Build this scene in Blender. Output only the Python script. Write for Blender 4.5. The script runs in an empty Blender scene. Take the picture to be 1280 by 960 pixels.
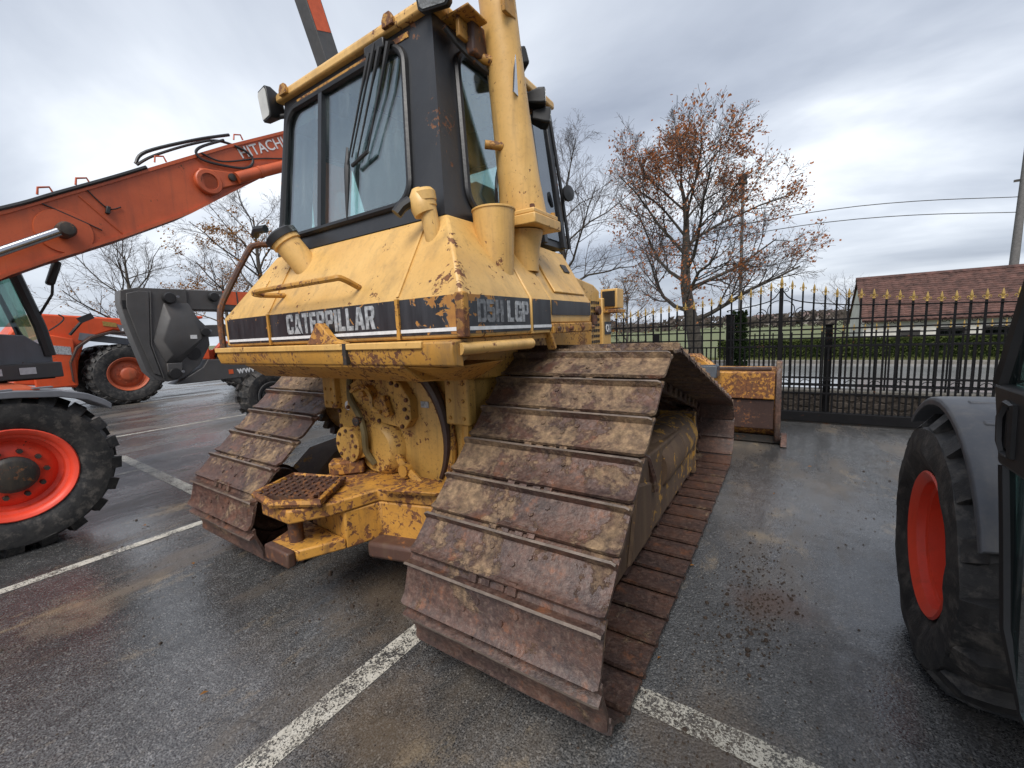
import bpy, math, random
from math import sin, cos, pi, radians, sqrt, atan2
from mathutils import Vector, Matrix, noise

S = bpy.context.scene
COL = S.collection
# ------------------------------------------------------------------ camera
cam = bpy.data.cameras.new('camera'); cam.sensor_fit = 'HORIZONTAL'; cam.sensor_width = 36.0
cam.lens = 523.06/1280*36.0; cam.clip_start = 0.05; cam.clip_end = 3000
camo = bpy.data.objects.new('camera', cam); COL.objects.link(camo); S.camera = camo
YAW, PITCH, ROLL = -0.587, 0.126, -0.046
_f = Vector((sin(YAW)*cos(PITCH), cos(YAW)*cos(PITCH), -sin(PITCH)))
_r0 = Vector((cos(YAW), -sin(YAW), 0)); _u0 = _r0.cross(_f)
_r = _r0*cos(ROLL)+_u0*sin(ROLL); _u = -_r0*sin(ROLL)+_u0*cos(ROLL)
M = Matrix.Identity(4)
for i in range(3):
    M[i][0] = _r[i]; M[i][1] = _u[i]; M[i][2] = -_f[i]
M.translation = Vector((1.957, -1.206, 1.453)); camo.matrix_world = M
S.render.resolution_x = 1024; S.render.resolution_y = 768

# ------------------------------------------------------------------ node helper
def N(t, typ, ins=None, **pr):
    n = t.nodes.new(typ)
    for k, v in pr.items(): setattr(n, k, v)
    for k, v in (ins or {}).items():
        s = n.inputs[k]
        if isinstance(v, bpy.types.NodeSocket): t.links.new(v, s)
        else:
            if isinstance(v, (tuple, list)) and len(v) == 3 and s.type == 'RGBA': v = (*v, 1)
            s.default_value = v
    return n
def ramp(t, fac, stops, interp='LINEAR'):
    n = N(t, 'ShaderNodeValToRGB', {0: fac}); n.color_ramp.interpolation = interp
    el = n.color_ramp.elements
    while len(el) < len(stops): el.new(0.5)
    for e, (p, c) in zip(el, stops):
        e.position = p; e.color = (c, c, c, 1) if not isinstance(c, (tuple, list)) else (*c, 1)
    return n.outputs[0]
def mixc(t, fac, a, b, bt='MIX'):
    n = N(t, 'ShaderNodeMix', data_type='RGBA', blend_type=bt)
    for k, v in ((0, fac), (6, a), (7, b)):
        s = n.inputs[k]
        if isinstance(v, bpy.types.NodeSocket): t.links.new(v, s)
        else: s.default_value = (*v, 1) if isinstance(v, (tuple, list)) and len(v) == 3 else v
    return n.outputs[2]
def math_(t, op, a, b=0.0, clamp=False):
    n = N(t, 'ShaderNodeMath', {0: a, 1: b}, operation=op); n.use_clamp = clamp
    return n.outputs[0]

# ------------------------------------------------------------------ world, sun, exposure
SUN_EL, SUN_AZ = radians(52), radians(160)      # azimuth clockwise from +Y
W = bpy.data.worlds.new('World'); S.world = W; W.use_nodes = True
t = W.node_tree; t.nodes.clear()
sky = N(t, 'ShaderNodeTexSky', sky_type='NISHITA', sun_disc=False)
sky.sun_elevation = SUN_EL; sky.sun_rotation = SUN_AZ; sky.air_density = 1.0; sky.dust_density = 3.0
tc = N(t, 'ShaderNodeTexCoord')
sep = N(t, 'ShaderNodeSeparateXYZ', {0: tc.outputs['Generated']})
zz = math_(t, 'ADD', math_(t, 'MAXIMUM', sep.outputs[2], 0.0), 0.22)
px = math_(t, 'DIVIDE', sep.outputs[0], zz); py = math_(t, 'DIVIDE', sep.outputs[1], zz)
cv = N(t, 'ShaderNodeCombineXYZ', {0: px, 1: py, 2: 3.7})
mp = N(t, 'ShaderNodeMapping', {0: cv.outputs[0], 2: (0, 0, 0.9), 3: (0.55, 1.1, 1)})
n1 = N(t, 'ShaderNodeTexNoise', {'Vector': mp.outputs[0], 'Scale': 1.15, 'Detail': 7.0, 'Roughness': 0.5, 'Distortion': 0.5})
n2 = N(t, 'ShaderNodeTexNoise', {'Vector': mp.outputs[0], 'Scale': 0.42, 'Detail': 3.0, 'Roughness': 0.5})
cl = math_(t, 'ADD', math_(t, 'MULTIPLY', n1.outputs[0], 0.6), math_(t, 'MULTIPLY', n2.outputs[0], 0.4))
ccol = ramp(t, cl, [(0.37, (0.165, 0.185, 0.225)), (0.46, (0.235, 0.257, 0.298)), (0.54, (0.325, 0.348, 0.385)), (0.61, (0.44, 0.46, 0.485)), (0.70, (0.55, 0.56, 0.575))])
b1 = N(t, 'ShaderNodeBackground', {0: sky.outputs[0], 1: 0.1})
b2 = N(t, 'ShaderNodeBackground', {0: ccol, 1: 0.94})
mx = N(t, 'ShaderNodeMixShader', {0: 0.93, 1: b1.outputs[0], 2: b2.outputs[0]})
N(t, 'ShaderNodeOutputWorld', {0: mx.outputs[0]})
sl = bpy.data.lights.new('sun', 'SUN'); sl.energy = 1.5; sl.angle = radians(35); sl.color = (1.0, 0.965, 0.92)
so = bpy.data.objects.new('sun', sl); COL.objects.link(so)
_sd = Vector((sin(SUN_AZ)*cos(SUN_EL), cos(SUN_AZ)*cos(SUN_EL), sin(SUN_EL)))
so.rotation_euler = _sd.to_track_quat('Z', 'Y').to_euler(); so.location = (0, -5, 20)
vs = S.view_settings; vs.view_transform = 'Standard'; vs.look = 'None'; vs.gamma = 1.0; vs.exposure = 1.38
vs.use_curve_mapping = False
S.render.engine = 'CYCLES'; S.cycles.max_bounces = 5; S.cycles.diffuse_bounces = 3; S.cycles.glossy_bounces = 3; S.cycles.transparent_max_bounces = 12

# ------------------------------------------------------------------ materials
MATS = {}
def newmat(name):
    m = bpy.data.materials.new(name); m.use_nodes = True; t = m.node_tree; t.nodes.clear()
    MATS[name] = m
    return m, t
def finish(t, color, rough, metal=0.0, bump=None, bstr=0.3, bdist=0.01, spec=0.5, coat=0.0):
    b = N(t, 'ShaderNodeBsdfPrincipled', {'Base Color': color, 'Roughness': rough, 'Metallic': metal,
          'Specular IOR Level': spec, 'Coat Weight': coat})
    if bump is not None:
        bn = N(t, 'ShaderNodeBump', {'Height': bump, 'Strength': bstr, 'Distance': bdist})
        t.links.new(bn.outputs[0], b.inputs['Normal'])
    N(t, 'ShaderNodeOutputMaterial', {0: b.outputs[0]})
    return b
def pos(t, scale=(1, 1, 1), off=(0, 0, 0)):
    g = N(t, 'ShaderNodeNewGeometry')
    return N(t, 'ShaderNodeMapping', {0: g.outputs['Position'], 1: off, 3: scale}).outputs[0]
def nz(t, scale, detail=4.0, rough=0.55, vec=None, dist=0.0):
    return N(t, 'ShaderNodeTexNoise', {'Vector': vec if vec is not None else pos(t), 'Scale': scale, 'Detail': detail, 'Roughness': rough, 'Distortion': dist}).outputs[0]

def paint(name, base, dark=None, rust=0.33, rough=0.42, dirt=0.35, rustcol=(0.10, 0.04, 0.02), dirtcol=(0.12, 0.085, 0.05), chip=16.0, coat=0.0, rust2=(0.19, 0.075, 0.025), spec=0.5, spots=()):
    m, t = newmat(name)
    dark = dark or tuple(c*0.78 for c in base)
    c = mixc(t, ramp(t, nz(t, 3.0, 5.0), [(0.35, 0.0), (0.7, 1.0)]), base, dark)
    # run-down grime, drawn out vertically
    g = ramp(t, nz(t, 9.0, 6.0, 0.6, pos(t, (1, 1, 0.13))), [(0.5, 0.0), (0.78, 1.0)])
    c = mixc(t, math_(t, 'MULTIPLY', g, dirt), c, dirtcol)
    fine = ramp(t, nz(t, 60.0, 4.0, 0.65), [(0.52, 0.0), (0.72, 1.0)])
    c = mixc(t, math_(t, 'MULTIPLY', fine, dirt*0.45), c, dirtcol)
    cn = math_(t, 'ADD', nz(t, chip*2.2, 8.0, 0.66, dist=0.5), math_(t, 'MULTIPLY', math_(t, 'SUBTRACT', nz(t, chip*0.22, 4.0, 0.6), 0.5), 0.75))
    for (sc_, sr_, sb_) in spots:
        gg = N(t, 'ShaderNodeNewGeometry')
        dd = N(t, 'ShaderNodeVectorMath', {0: gg.outputs['Position'], 1: sc_}, operation='DISTANCE').outputs[1]
        cn = math_(t, 'ADD', cn, N(t, 'ShaderNodeMapRange', {0: dd, 1: 0.02, 2: sr_, 3: sb_, 4: 0.0}).outputs[0])
    lo = 0.78-rust*0.5
    cm = ramp(t, cn, [(lo, 0.0), (lo+0.02, 1.0)])
    rc = mixc(t, ramp(t, nz(t, 40.0, 4.0), [(0.4, 0.0), (0.62, 1.0)]), rustcol, rust2)
    c = mixc(t, cm, c, rc)
    s2 = ramp(t, nz(t, 22.0, 5.0, 0.6, pos(t, (1, 1, 0.05), (4, 2, 0))), [(0.56, 0.0), (0.70, 1.0)])
    c = mixc(t, math_(t, 'MULTIPLY', s2, dirt*0.55), c, dirtcol)
    r = math_(t, 'ADD', rough-0.08, math_(t, 'MULTIPLY', nz(t, 7.0, 5.0), 0.22))
    r = math_(t, 'ADD', r, math_(t, 'MULTIPLY', cm, 0.25), True)
    h = math_(t, 'SUBTRACT', math_(t, 'ADD', math_(t, 'MULTIPLY', nz(t, 120.0, 3.0), 0.2), math_(t, 'MULTIPLY', nz(t, 5.0, 2.0), 6.0)), cm)
    finish(t, c, r, 0.0, h, 0.35, 0.003, coat=coat, spec=spec)
    return m
YEL = paint("yellow_paint", (0.67, 0.415, 0.140), (0.57, 0.325, 0.092), 0.23, 0.40, 0.42)
YELT = paint('tank_yellow_paint', (0.67, 0.415, 0.140), (0.57, 0.325, 0.092), 0.22, 0.40, 0.42, spots=(((0.90,0.05,1.66),0.17,0.17),((0.80,0.14,1.82),0.06,0.16),((0.70,0.03,1.65),0.10,0.10),((-0.9,0.03,1.62),0.12,0.10),((0.1,-0.01,1.60),0.10,0.06)))
YELC = paint('case_ochre_paint', (0.56, 0.325, 0.085), (0.44, 0.235, 0.05), 0.31, 0.45, 0.75, dirtcol=(0.10, 0.062, 0.03), chip=20.0)
YELW = paint('yellow_paint_worn', (0.50, 0.255, 0.045), (0.40, 0.19, 0.03), 0.43, 0.5, 0.65, chip=22.0)
YELR = paint('yellow_paint_rusted', (0.50, 0.245, 0.04), (0.37, 0.16, 0.028), 0.55, 0.55, 0.95, chip=13.0, dirtcol=(0.085, 0.05, 0.03))
BLK = paint('black_cab_paint', (0.022, 0.024, 0.028), (0.014, 0.015, 0.018), 0.16, 0.38, 0.10, dirtcol=(0.10, 0.09, 0.08))
ORG = paint('boom_orange_paint', (0.52, 0.10, 0.03), (0.43, 0.078, 0.026), 0.14, 0.42, 0.35, dirtcol=(0.10, 0.04, 0.025))
LORG = paint('loader_orange_paint', (0.66, 0.085, 0.02), (0.56, 0.065, 0.015), 0.12, 0.4, 0.22)
DGR = paint('lift_grey_paint', (0.082, 0.080, 0.080), (0.064, 0.063, 0.063), 0.12, 0.48, 0.25, dirtcol=(0.11, 0.09, 0.075))
LGRY = paint('fender_grey_paint', (0.165, 0.17, 0.19), (0.13, 0.135, 0.15), 0.06, 0.45, 0.25, dirtcol=(0.07, 0.065, 0.06))
RED = paint('rim_red_paint', (0.84, 0.075, 0.033), (0.72, 0.052, 0.024), 0.10, 0.42, 0.25, dirtcol=(0.2, 0.05, 0.025))
ORIM = paint('rim_orange_paint', (0.50, 0.10, 0.035), (0.36, 0.065, 0.025), 0.16, 0.5, 0.5)
IRON = paint('fence_black_paint', (0.006, 0.006, 0.007), (0.004, 0.004, 0.005), 0.10, 0.6, 0.1, dirtcol=(0.03, 0.025, 0.02), spec=0.15)
DSTEEL = paint('dark_steel', (0.03, 0.027, 0.025), (0.02, 0.018, 0.016), 0.3, 0.5, 0.4)
PLAS = paint('black_plastic', (0.015, 0.015, 0.016), (0.011, 0.011, 0.012), 0.02, 0.45, 0.12, dirtcol=(0.06, 0.055, 0.05))
BRN = paint('brown_lower_paint', (0.045, 0.022, 0.018), (0.03, 0.015, 0.012), 0.3, 0.5, 0.4)
CAKED = paint('mud_caked_paint', (0.125, 0.078, 0.046), (0.085, 0.052, 0.034), 0.40, 0.7, 0.5, rustcol=(0.46, 0.25, 0.05), rust2=(0.36, 0.20, 0.05), dirtcol=(0.22, 0.15, 0.08), chip=5.0)
RUSTP = paint('rusty_tube', (0.075, 0.035, 0.024), (0.05, 0.024, 0.018), 0.5, 0.55, 0.4)

def m_track():
    m, t = newmat('track_steel')
    c = mixc(t, ramp(t, nz(t, 5.0, 6.0, 0.62), [(0.38, 0.0), (0.66, 1.0)]), (0.050, 0.029, 0.025), (0.112, 0.054, 0.036))
    c = mixc(t, ramp(t, nz(t, 60.0, 6.0, 0.72), [(0.47, 0.0), (0.68, 0.6)]), c, (0.175, 0.122, 0.095))
    c = mixc(t, ramp(t, nz(t, 12.0, 7.0, 0.68, pos(t, off=(3, 1, 7))), [(0.57, 0.0), (0.68, 0.6)]), c, (0.23, 0.088, 0.038))
    # dried mud lies thicker towards the upper part of the machine
    g = N(t, 'ShaderNodeNewGeometry'); sp = N(t, 'ShaderNodeSeparateXYZ', {0: g.outputs['Position']})
    hz = N(t, 'ShaderNodeMapRange', {0: sp.outputs[2], 1: 0.2, 2: 1.15, 3: -0.06, 4: 0.065}).outputs[0]
    mn = math_(t, 'ADD', math_(t, 'ADD', math_(t, 'MULTIPLY', nz(t, 4.6, 8.0, 0.66, dist=0.4), 0.8), math_(t, 'MULTIPLY', nz(t, 40.0, 5.0, 0.7), 0.2)), hz)
    mm = ramp(t, mn, [(0.52, 0.0), (0.555, 0.6), (0.62, 1.0)])
    mc = mixc(t, ramp(t, nz(t, 22.0, 7.0, 0.72), [(0.35, 0.0), (0.68, 1.0)]), (0.115, 0.070, 0.042), (0.35, 0.235, 0.130))
    c = mixc(t, math_(t, 'MULTIPLY', mm, 0.9), c, mc)
    c = mixc(t, 1.0, c, ramp(t, nz(t, 32.0, 8.0, 0.75), [(0.34, 0.45), (0.66, 1.35)]), 'MULTIPLY')
    h = math_(t, 'ADD', math_(t, 'MULTIPLY', nz(t, 70.0, 6.0, 0.7), 0.45), math_(t, 'MULTIPLY', mm, math_(t, 'MULTIPLY', nz(t, 26.0, 7.0, 0.7), 2.2)))
    r = math_(t, 'ADD', 0.30, math_(t, 'MULTIPLY', nz(t, 12.0, 5.0), 0.28))
    r = math_(t, 'ADD', r, math_(t, 'MULTIPLY', mm, 0.38), True)
    finish(t, c, r, 0.0, h, 0.75, 0.009, spec=0.6)
    return m
TRK = m_track()
def m_simple(name, col, rough=0.5, metal=0.0, var=0.25, scale=8.0, bump=0.0, bscale=60.0, spec=0.5):
    m, t = newmat(name)
    c = mixc(t, ramp(t, nz(t, scale, 6.0, 0.62), [(0.35, 0.0), (0.68, 1.0)]), col, tuple(x*(1-var*1.6) for x in col))
    r = math_(t, 'ADD', rough-0.06, math_(t, 'MULTIPLY', nz(t, scale*2, 4.0), 0.14))
    finish(t, c, r, metal, nz(t, bscale, 4.0) if bump else None, bump, 0.006, spec=spec)
    return m
def m_rubber():
    m, t = newmat('tyre_rubber')
    c = mixc(t, ramp(t, nz(t, 7.0, 7.0, 0.66), [(0.42, 0.0), (0.7, 1.0)]), (0.012, 0.012, 0.013), (0.045, 0.042, 0.039))
    c = mixc(t, ramp(t, nz(t, 16.0, 7.0, 0.7, pos(t, off=(5, 5, 5))), [(0.50, 0.0), (0.70, 0.75)]), c, (0.13, 0.115, 0.10))
    finish(t, c, math_(t, 'ADD', 0.48, math_(t, 'MULTIPLY', nz(t, 20.0, 4.0), 0.25)), 0.0, nz(t, 70.0, 5.0, 0.7), 0.5, 0.006)
    return m
RUB = m_rubber()
WORN = m_simple('worn_grouser_steel', (0.21, 0.165, 0.135), 0.45, 0.2, 0.35, 14.0, 0.4, 90.0)
GASK = m_simple('rubber_gasket', (0.012, 0.012, 0.013), 0.42, bump=0.15)
CHROME = m_simple('chrome_rod', (0.55, 0.56, 0.58), 0.22, 1.0, 0.1)
GOLD = m_simple('gold_paint', (0.44, 0.29, 0.08), 0.42, 0.25, 0.25, 30.0)
WHT = m_simple('white_lettering', (0.72, 0.73, 0.74), 0.5, var=0.12, scale=40.0)
SILV = m_simple('faded_silver_lettering', (0.46, 0.48, 0.50), 0.45, var=0.45, scale=45.0)
MUD = m_simple('dried_mud', (0.30, 0.20, 0.095), 0.9, var=0.4, scale=25.0, bump=0.8, bscale=45.0)
CRUMB = m_simple('mud_crumb', (0.060, 0.040, 0.028), 0.85, var=0.35, scale=30.0, bump=0.5)
LENS = m_simple('lamp_lens', (0.32, 0.33, 0.33), 0.2, 0.3, 0.3, 60.0, 0.6, 90.0)
REFL = m_simple('lamp_reflector_white', (0.62, 0.62, 0.58), 0.35, var=0.15)
ORMK = m_simple('orange_marker_film', (0.68, 0.11, 0.03), 0.4, var=0.15)
SLATE = m_simple('slate_plastic', (0.045, 0.055, 0.07), 0.4)
SEATM = m_simple('seat_fabric', (0.03, 0.03, 0.033), 0.85)
INTER = m_simple('cab_interior_grey', (0.14, 0.15, 0.15), 0.6)
def m_glass(name, tint, gl=0.10, dirt=0.18):
    m, t = newmat(name)
    tr = N(t, 'ShaderNodeBsdfTransparent', {0: (*tint, 1)})
    gs = N(t, 'ShaderNodeBsdfGlossy', {0: (0.9, 0.95, 1.0, 1), 1: 0.03})
    fr = N(t, 'ShaderNodeLayerWeight', {0: 0.5})
    f = math_(t, 'ADD', math_(t, 'MULTIPLY', math_(t, 'POWER', fr.outputs[1], 3.0), 0.8), gl, True)
    mx = N(t, 'ShaderNodeMixShader', {0: f, 1: tr.outputs[0], 2: gs.outputs[0]})
    # rain streaks and drops
    df = N(t, 'ShaderNodeBsdfDiffuse', {0: (0.42, 0.47, 0.48, 1)})
    st = ramp(t, nz(t, 26.0, 5.0, 0.6, pos(t, (1, 1, 0.06))), [(0.5, 0.0), (0.75, 1.0)])
    dr = ramp(t, N(t, 'ShaderNodeTexVoronoi', {'Vector': pos(t), 'Scale': 75.0}).outputs[0], [(0.1, 1.0), (0.22, 0.0)])
    dm = math_(t, 'MULTIPLY', math_(t, 'ADD', st, math_(t, 'MULTIPLY', dr, ramp(t, nz(t, 9.0), [(0.5, 0.0), (0.6, 1.0)]))), dirt, True)
    m2 = N(t, 'ShaderNodeMixShader', {0: dm, 1: mx.outputs[0], 2: df.outputs[0]})
    N(t, 'ShaderNodeOutputMaterial', {0: m2.outputs[0]})
    return m
GLS = m_glass('cab_glass', (0.80, 0.92, 0.90), 0.13, 0.09)
GLG = m_glass('green_tinted_glass', (0.40, 0.55, 0.50), 0.08, 0.25)
GLD = m_glass('house_window_glass', (0.25, 0.28, 0.3), 0.12, 0.05)
def m_band():
    m, t = newmat('black_decal_band')
    g = N(t, 'ShaderNodeNewGeometry'); sp = N(t, 'ShaderNodeSeparateXYZ', {0: g.outputs['Position']})
    c = mixc(t, ramp(t, nz(t, 10.0, 6.0, 0.65, pos(t, (1, 1, 0.2))), [(0.4, 0.0), (0.7, 1.0)]), (0.013, 0.014, 0.017), (0.045, 0.048, 0.055))
    # the film has torn away round the rear corner of the tank
    corner = N(t, 'ShaderNodeVectorMath', {0: g.outputs['Position'], 1: (0.95, 0.0, 1.615)}, operation='DISTANCE').outputs[1]
    near = N(t, 'ShaderNodeMapRange', {0: corner, 1: 0.03, 2: 0.30, 3: 0.22, 4: 0.0}).outputs[0]
    edge = N(t, 'ShaderNodeMapRange', {0: sp.outputs[2], 1: 1.57, 2: 1.61, 3: 0.0, 4: 0.09}).outputs[0]
    k = math_(t, 'ADD', math_(t, 'ADD', nz(t, 14.0, 7.0, 0.62, dist=0.8), near), edge)
    pk = ramp(t, k, [(0.645, 0.0), (0.655, 1.0)])
    yc = mixc(t, nz(t, 30.0, 5.0), (0.50, 0.25, 0.05), (0.24, 0.09, 0.03))
    c = mixc(t, pk, c, yc)
    finish(t, c, math_(t, 'ADD', 0.33, math_(t, 'MULTIPLY', pk, 0.25)), 0.0, math_(t, 'MULTIPLY', pk, -1.0), 0.6, 0.004)
    return m
BAND = m_band()
def m_asphalt():
    m, t = newmat('wet_asphalt')
    agg = nz(t, 150.0, 3.0, 0.75); mid = nz(t, 9.0, 5.0, 0.7)
    c = mixc(t, ramp(t, agg, [(0.40, 0.0), (0.62, 1.0)]), (0.022, 0.023, 0.025), (0.185, 0.185, 0.185))
    vs_ = N(t, 'ShaderNodeTexVoronoi', {'Vector': pos(t), 'Scale': 88.0})
    st_ = N(t, 'ShaderNodeSeparateColor', {0: vs_.outputs['Color']}).outputs[1]
    c = mixc(t, 0.6, c, ramp(t, st_, [(0.0, 0.5), (0.55, 0.95), (0.85, 1.2), (1.0, 2.0)]), 'MULTIPLY')
    ck = N(t, 'ShaderNodeTexVoronoi', {'Vector': mixc(t, 0.25, pos(t), N(t, 'ShaderNodeTexNoise', {'Vector': pos(t), 'Scale': 3.0, 'Detail': 5.0}).outputs['Color']), 'Scale': 0.8}, feature='DISTANCE_TO_EDGE').outputs[0]
    ckm = math_(t, 'MULTIPLY', ramp(t, ck, [(0.001, 1.0), (0.004, 0.0)]), ramp(t, nz(t, 0.9, 3.0), [(0.54, 0.0), (0.62, 0.55)]))
    big = nz(t, 0.6, 4.0, 0.62, pos(t, (1.0, 0.55, 1)))
    c = mixc(t, 1.0, c, ramp(t, big, [(0.34, 0.52), (0.66, 1.25)]), 'MULTIPLY')
    c = mixc(t, 1.0, c, ramp(t, mid, [(0.3, 0.72), (0.7, 1.2)]), 'MULTIPLY')
    vor = N(t, 'ShaderNodeTexVoronoi', {'Vector': pos(t), 'Scale': 90.0})
    sc = N(t, 'ShaderNodeSeparateColor', {0: vor.outputs['Color']}).outputs[0]
    gr = math_(t, 'MULTIPLY', ramp(t, sc, [(0.86, 0.0), (0.90, 1.0)]), ramp(t, vor.outputs['Distance'], [(0.25, 1.0), (0.40, 0.0)]))
    c = mixc(t, math_(t, 'MULTIPLY', gr, 0.75), c, (0.30, 0.285, 0.26))
    # thin film of mud dragged along the lanes by tyres and tracks
    md = math_(t, 'ADD', math_(t, 'MULTIPLY', nz(t, 1.25, 6.0, 0.68, pos(t, (1.0, 0.34, 1), (2.3, 0.7, 0))), 0.8), math_(t, 'MULTIPLY', agg, 0.2))
    mm = ramp(t, md, [(0.50, 0.0), (0.64, 0.72)])
    mc = mixc(t, nz(t, 3.0, 6.0, 0.65), (0.070, 0.050, 0.036), (0.215, 0.170, 0.118))
    c = mixc(t, mm, c, mc)
    md2 = math_(t, 'ADD', math_(t, 'MULTIPLY', nz(t, 2.6, 6.0, 0.72, pos(t, (1.0, 0.5, 1), (7.1, 3.9, 0))), 0.85), math_(t, 'MULTIPLY', agg, 0.15))
    c = mixc(t, ramp(t, md2, [(0.565, 0.0), (0.66, 0.75)]), c, (0.29, 0.225, 0.145))
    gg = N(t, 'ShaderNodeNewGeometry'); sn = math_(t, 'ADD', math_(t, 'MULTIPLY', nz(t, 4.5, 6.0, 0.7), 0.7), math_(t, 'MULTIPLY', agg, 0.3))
    for (cc, rad, col, amt) in (((2.25,2.6,0),1.5,(0.135,0.140,0.150),0.55),((-4.6,1.2,0),2.4,(0.125,0.130,0.140),0.5),((1.9,1.15,0),0.42,(0.085,0.048,0.032),0.8),((1.72,0.2,0),0.55,(0.10,0.07,0.045),0.55),((-1.35,-0.75,0),0.5,(0.25,0.20,0.14),0.5),((0.1,0.25,0),0.75,(0.12,0.085,0.055),0.6),((0.75,-0.35,0),0.5,(0.16,0.12,0.08),0.5),((-1.5,0.25,0),0.5,(0.15,0.115,0.08),0.5)):  # bluish patches paint wet sky sheen into the colour; brown and tan are stains
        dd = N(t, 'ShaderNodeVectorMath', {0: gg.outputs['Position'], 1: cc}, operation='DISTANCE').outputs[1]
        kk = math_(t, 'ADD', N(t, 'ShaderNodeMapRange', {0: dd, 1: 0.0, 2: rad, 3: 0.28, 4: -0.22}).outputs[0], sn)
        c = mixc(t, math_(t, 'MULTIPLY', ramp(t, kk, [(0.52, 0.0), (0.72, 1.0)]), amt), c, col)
    c = mixc(t, ckm, c, (0.012, 0.012, 0.012))
    # tyre scuffs
    sf = ramp(t, nz(t, 5.0, 5.0, 0.6, pos(t, (1.0, 0.10, 1), (1.1, 9.2, 0))), [(0.58, 0.0), (0.70, 0.5)])
    c = mixc(t, sf, c, (0.022, 0.021, 0.021))
    wet = ramp(t, math_(t, 'ADD', math_(t, 'MULTIPLY', nz(t, 0.62, 4.0, 0.6, pos(t, (1, 0.45, 1), (11, 4, 0))), 0.85), math_(t, 'MULTIPLY', mid, 0.15)), [(0.38, 0.0), (0.48, 1.0)])
    wet = math_(t, 'MULTIPLY', wet, math_(t, 'SUBTRACT', 1.0, math_(t, 'MULTIPLY', mm, 0.75)))
    c = mixc(t, 1.0, c, ramp(t, wet, [(0.0, 1.0), (1.0, 0.80)]), 'MULTIPLY')
    r = math_(t, 'SUBTRACT', 0.50, math_(t, 'MULTIPLY', wet, 0.30))
    r = math_(t, 'ADD', r, math_(t, 'MULTIPLY', mm, 0.22), True)
    h = math_(t, 'SUBTRACT', math_(t, 'ADD', math_(t, 'MULTIPLY', agg, 0.8), math_(t, 'MULTIPLY', vs_.outputs['Distance'], -0.9)), ckm)
    bs = math_(t, 'SUBTRACT', 0.62, math_(t, 'MULTIPLY', wet, 0.50))
    b = finish(t, c, r, 0.0, h, 0.6, 0.008, spec=0.9)
    for n in t.nodes:
        if n.type == 'BUMP': t.links.new(bs, n.inputs['Strength'])
    return m
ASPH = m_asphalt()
def m_line():
    m, t = newmat('worn_white_line')
    agg = nz(t, 120.0, 6.0, 0.75); b = nz(t, 6.0, 5.0, 0.6)
    k = math_(t, 'ADD', math_(t, 'MULTIPLY', agg, 0.7), math_(t, 'MULTIPLY', b, 0.3))
    hole = ramp(t, k, [(0.497, 0.0), (0.53, 1.0)])
    c = mixc(t, nz(t, 25.0, 5.0), (0.62, 0.60, 0.54), (0.38, 0.35, 0.29))
    p = N(t, 'ShaderNodeBsdfPrincipled', {'Base Color': c, 'Roughness': 0.6})
    bn = N(t, 'ShaderNodeBump', {'Height': agg, 'Strength': 0.7, 'Distance': 0.008}); t.links.new(bn.outputs[0], p.inputs['Normal'])
    tr = N(t, 'ShaderNodeBsdfTransparent')
    mx = N(t, 'ShaderNodeMixShader', {0: hole, 1: p.outputs[0], 2: tr.outputs[0]})
    N(t, 'ShaderNodeOutputMaterial', {0: mx.outputs[0]})
    return m
LINE = m_line()
def m_grass():
    m, t = newmat('winter_grass')
    c = mixc(t, nz(t, 0.15, 5.0), (0.10, 0.13, 0.05), (0.17, 0.17, 0.085))
    c = mixc(t, ramp(t, nz(t, 6.0, 6.0, 0.7), [(0.35, 0), (0.7, 0.6)]), c, (0.07, 0.085, 0.03))
    finish(t, c, 0.9, 0, nz(t, 30.0, 5.0), 0.6, 0.05)
    return m
GRASS = m_grass()
ROADM = m_simple('wet_road', (0.30, 0.305, 0.315), 0.10, var=0.2, scale=1.0, spec=1.0)
BARK = m_simple('bark', (0.085, 0.072, 0.058), 0.9, var=0.4, scale=12.0, bump=0.8, bscale=25.0)
TWIG = m_simple('twig_bark', (0.085, 0.062, 0.052), 0.9, var=0.3, scale=5.0)
def m_leaf(name, a, b):
    m, t = newmat(name)
    c = mixc(t, ramp(t, nz(t, 2.5, 6.0, 0.8), [(0.38, 0.0), (0.62, 1.0)]), a, b)
    d = N(t, 'ShaderNodeBsdfDiffuse', {0: c}); tl = N(t, 'ShaderNodeBsdfTranslucent', {0: c})
    mx = N(t, 'ShaderNodeMixShader', {0: 0.4, 1: d.outputs[0], 2: tl.outputs[0]})
    N(t, 'ShaderNodeOutputMaterial', {0: mx.outputs[0]})
    return m
LEAFB = m_leaf('brown_beech_leaves', (0.30, 0.105, 0.048), (0.42, 0.18, 0.075))
LEAFO = m_leaf('ochre_leaves', (0.23, 0.10, 0.028), (0.33, 0.16, 0.045))
LEAFG = m_leaf('hedge_leaves', (0.06, 0.082, 0.026), (0.115, 0.135, 0.048))
IVY = m_leaf('ivy_leaves', (0.014, 0.026, 0.010), (0.03, 0.045, 0.018))
TGRY = paint('charcoal_fender', (0.078, 0.083, 0.094), (0.062, 0.066, 0.076), 0.10, 0.45, 0.45, dirtcol=(0.16, 0.145, 0.125))
TILE = m_simple('red_roof_tile', (0.130, 0.062, 0.048), 0.75, var=0.45, scale=3.0, bump=0.4)
TILE2 = m_simple('dark_roof_tile', (0.12, 0.055, 0.045), 0.8, var=0.45, scale=3.0, bump=0.4)
WALLW = m_simple('white_render', (0.62, 0.60, 0.55), 0.85, var=0.12, scale=1.5, bump=0.2)
STONE = m_simple('wall_stone', (0.105, 0.085, 0.070), 0.85, var=0.4, scale=6.0, bump=0.7, bscale=30.0)
MORT = m_simple('wall_mortar', (0.085, 0.068, 0.056), 0.9, var=0.3, scale=9.0, bump=0.5)
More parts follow.
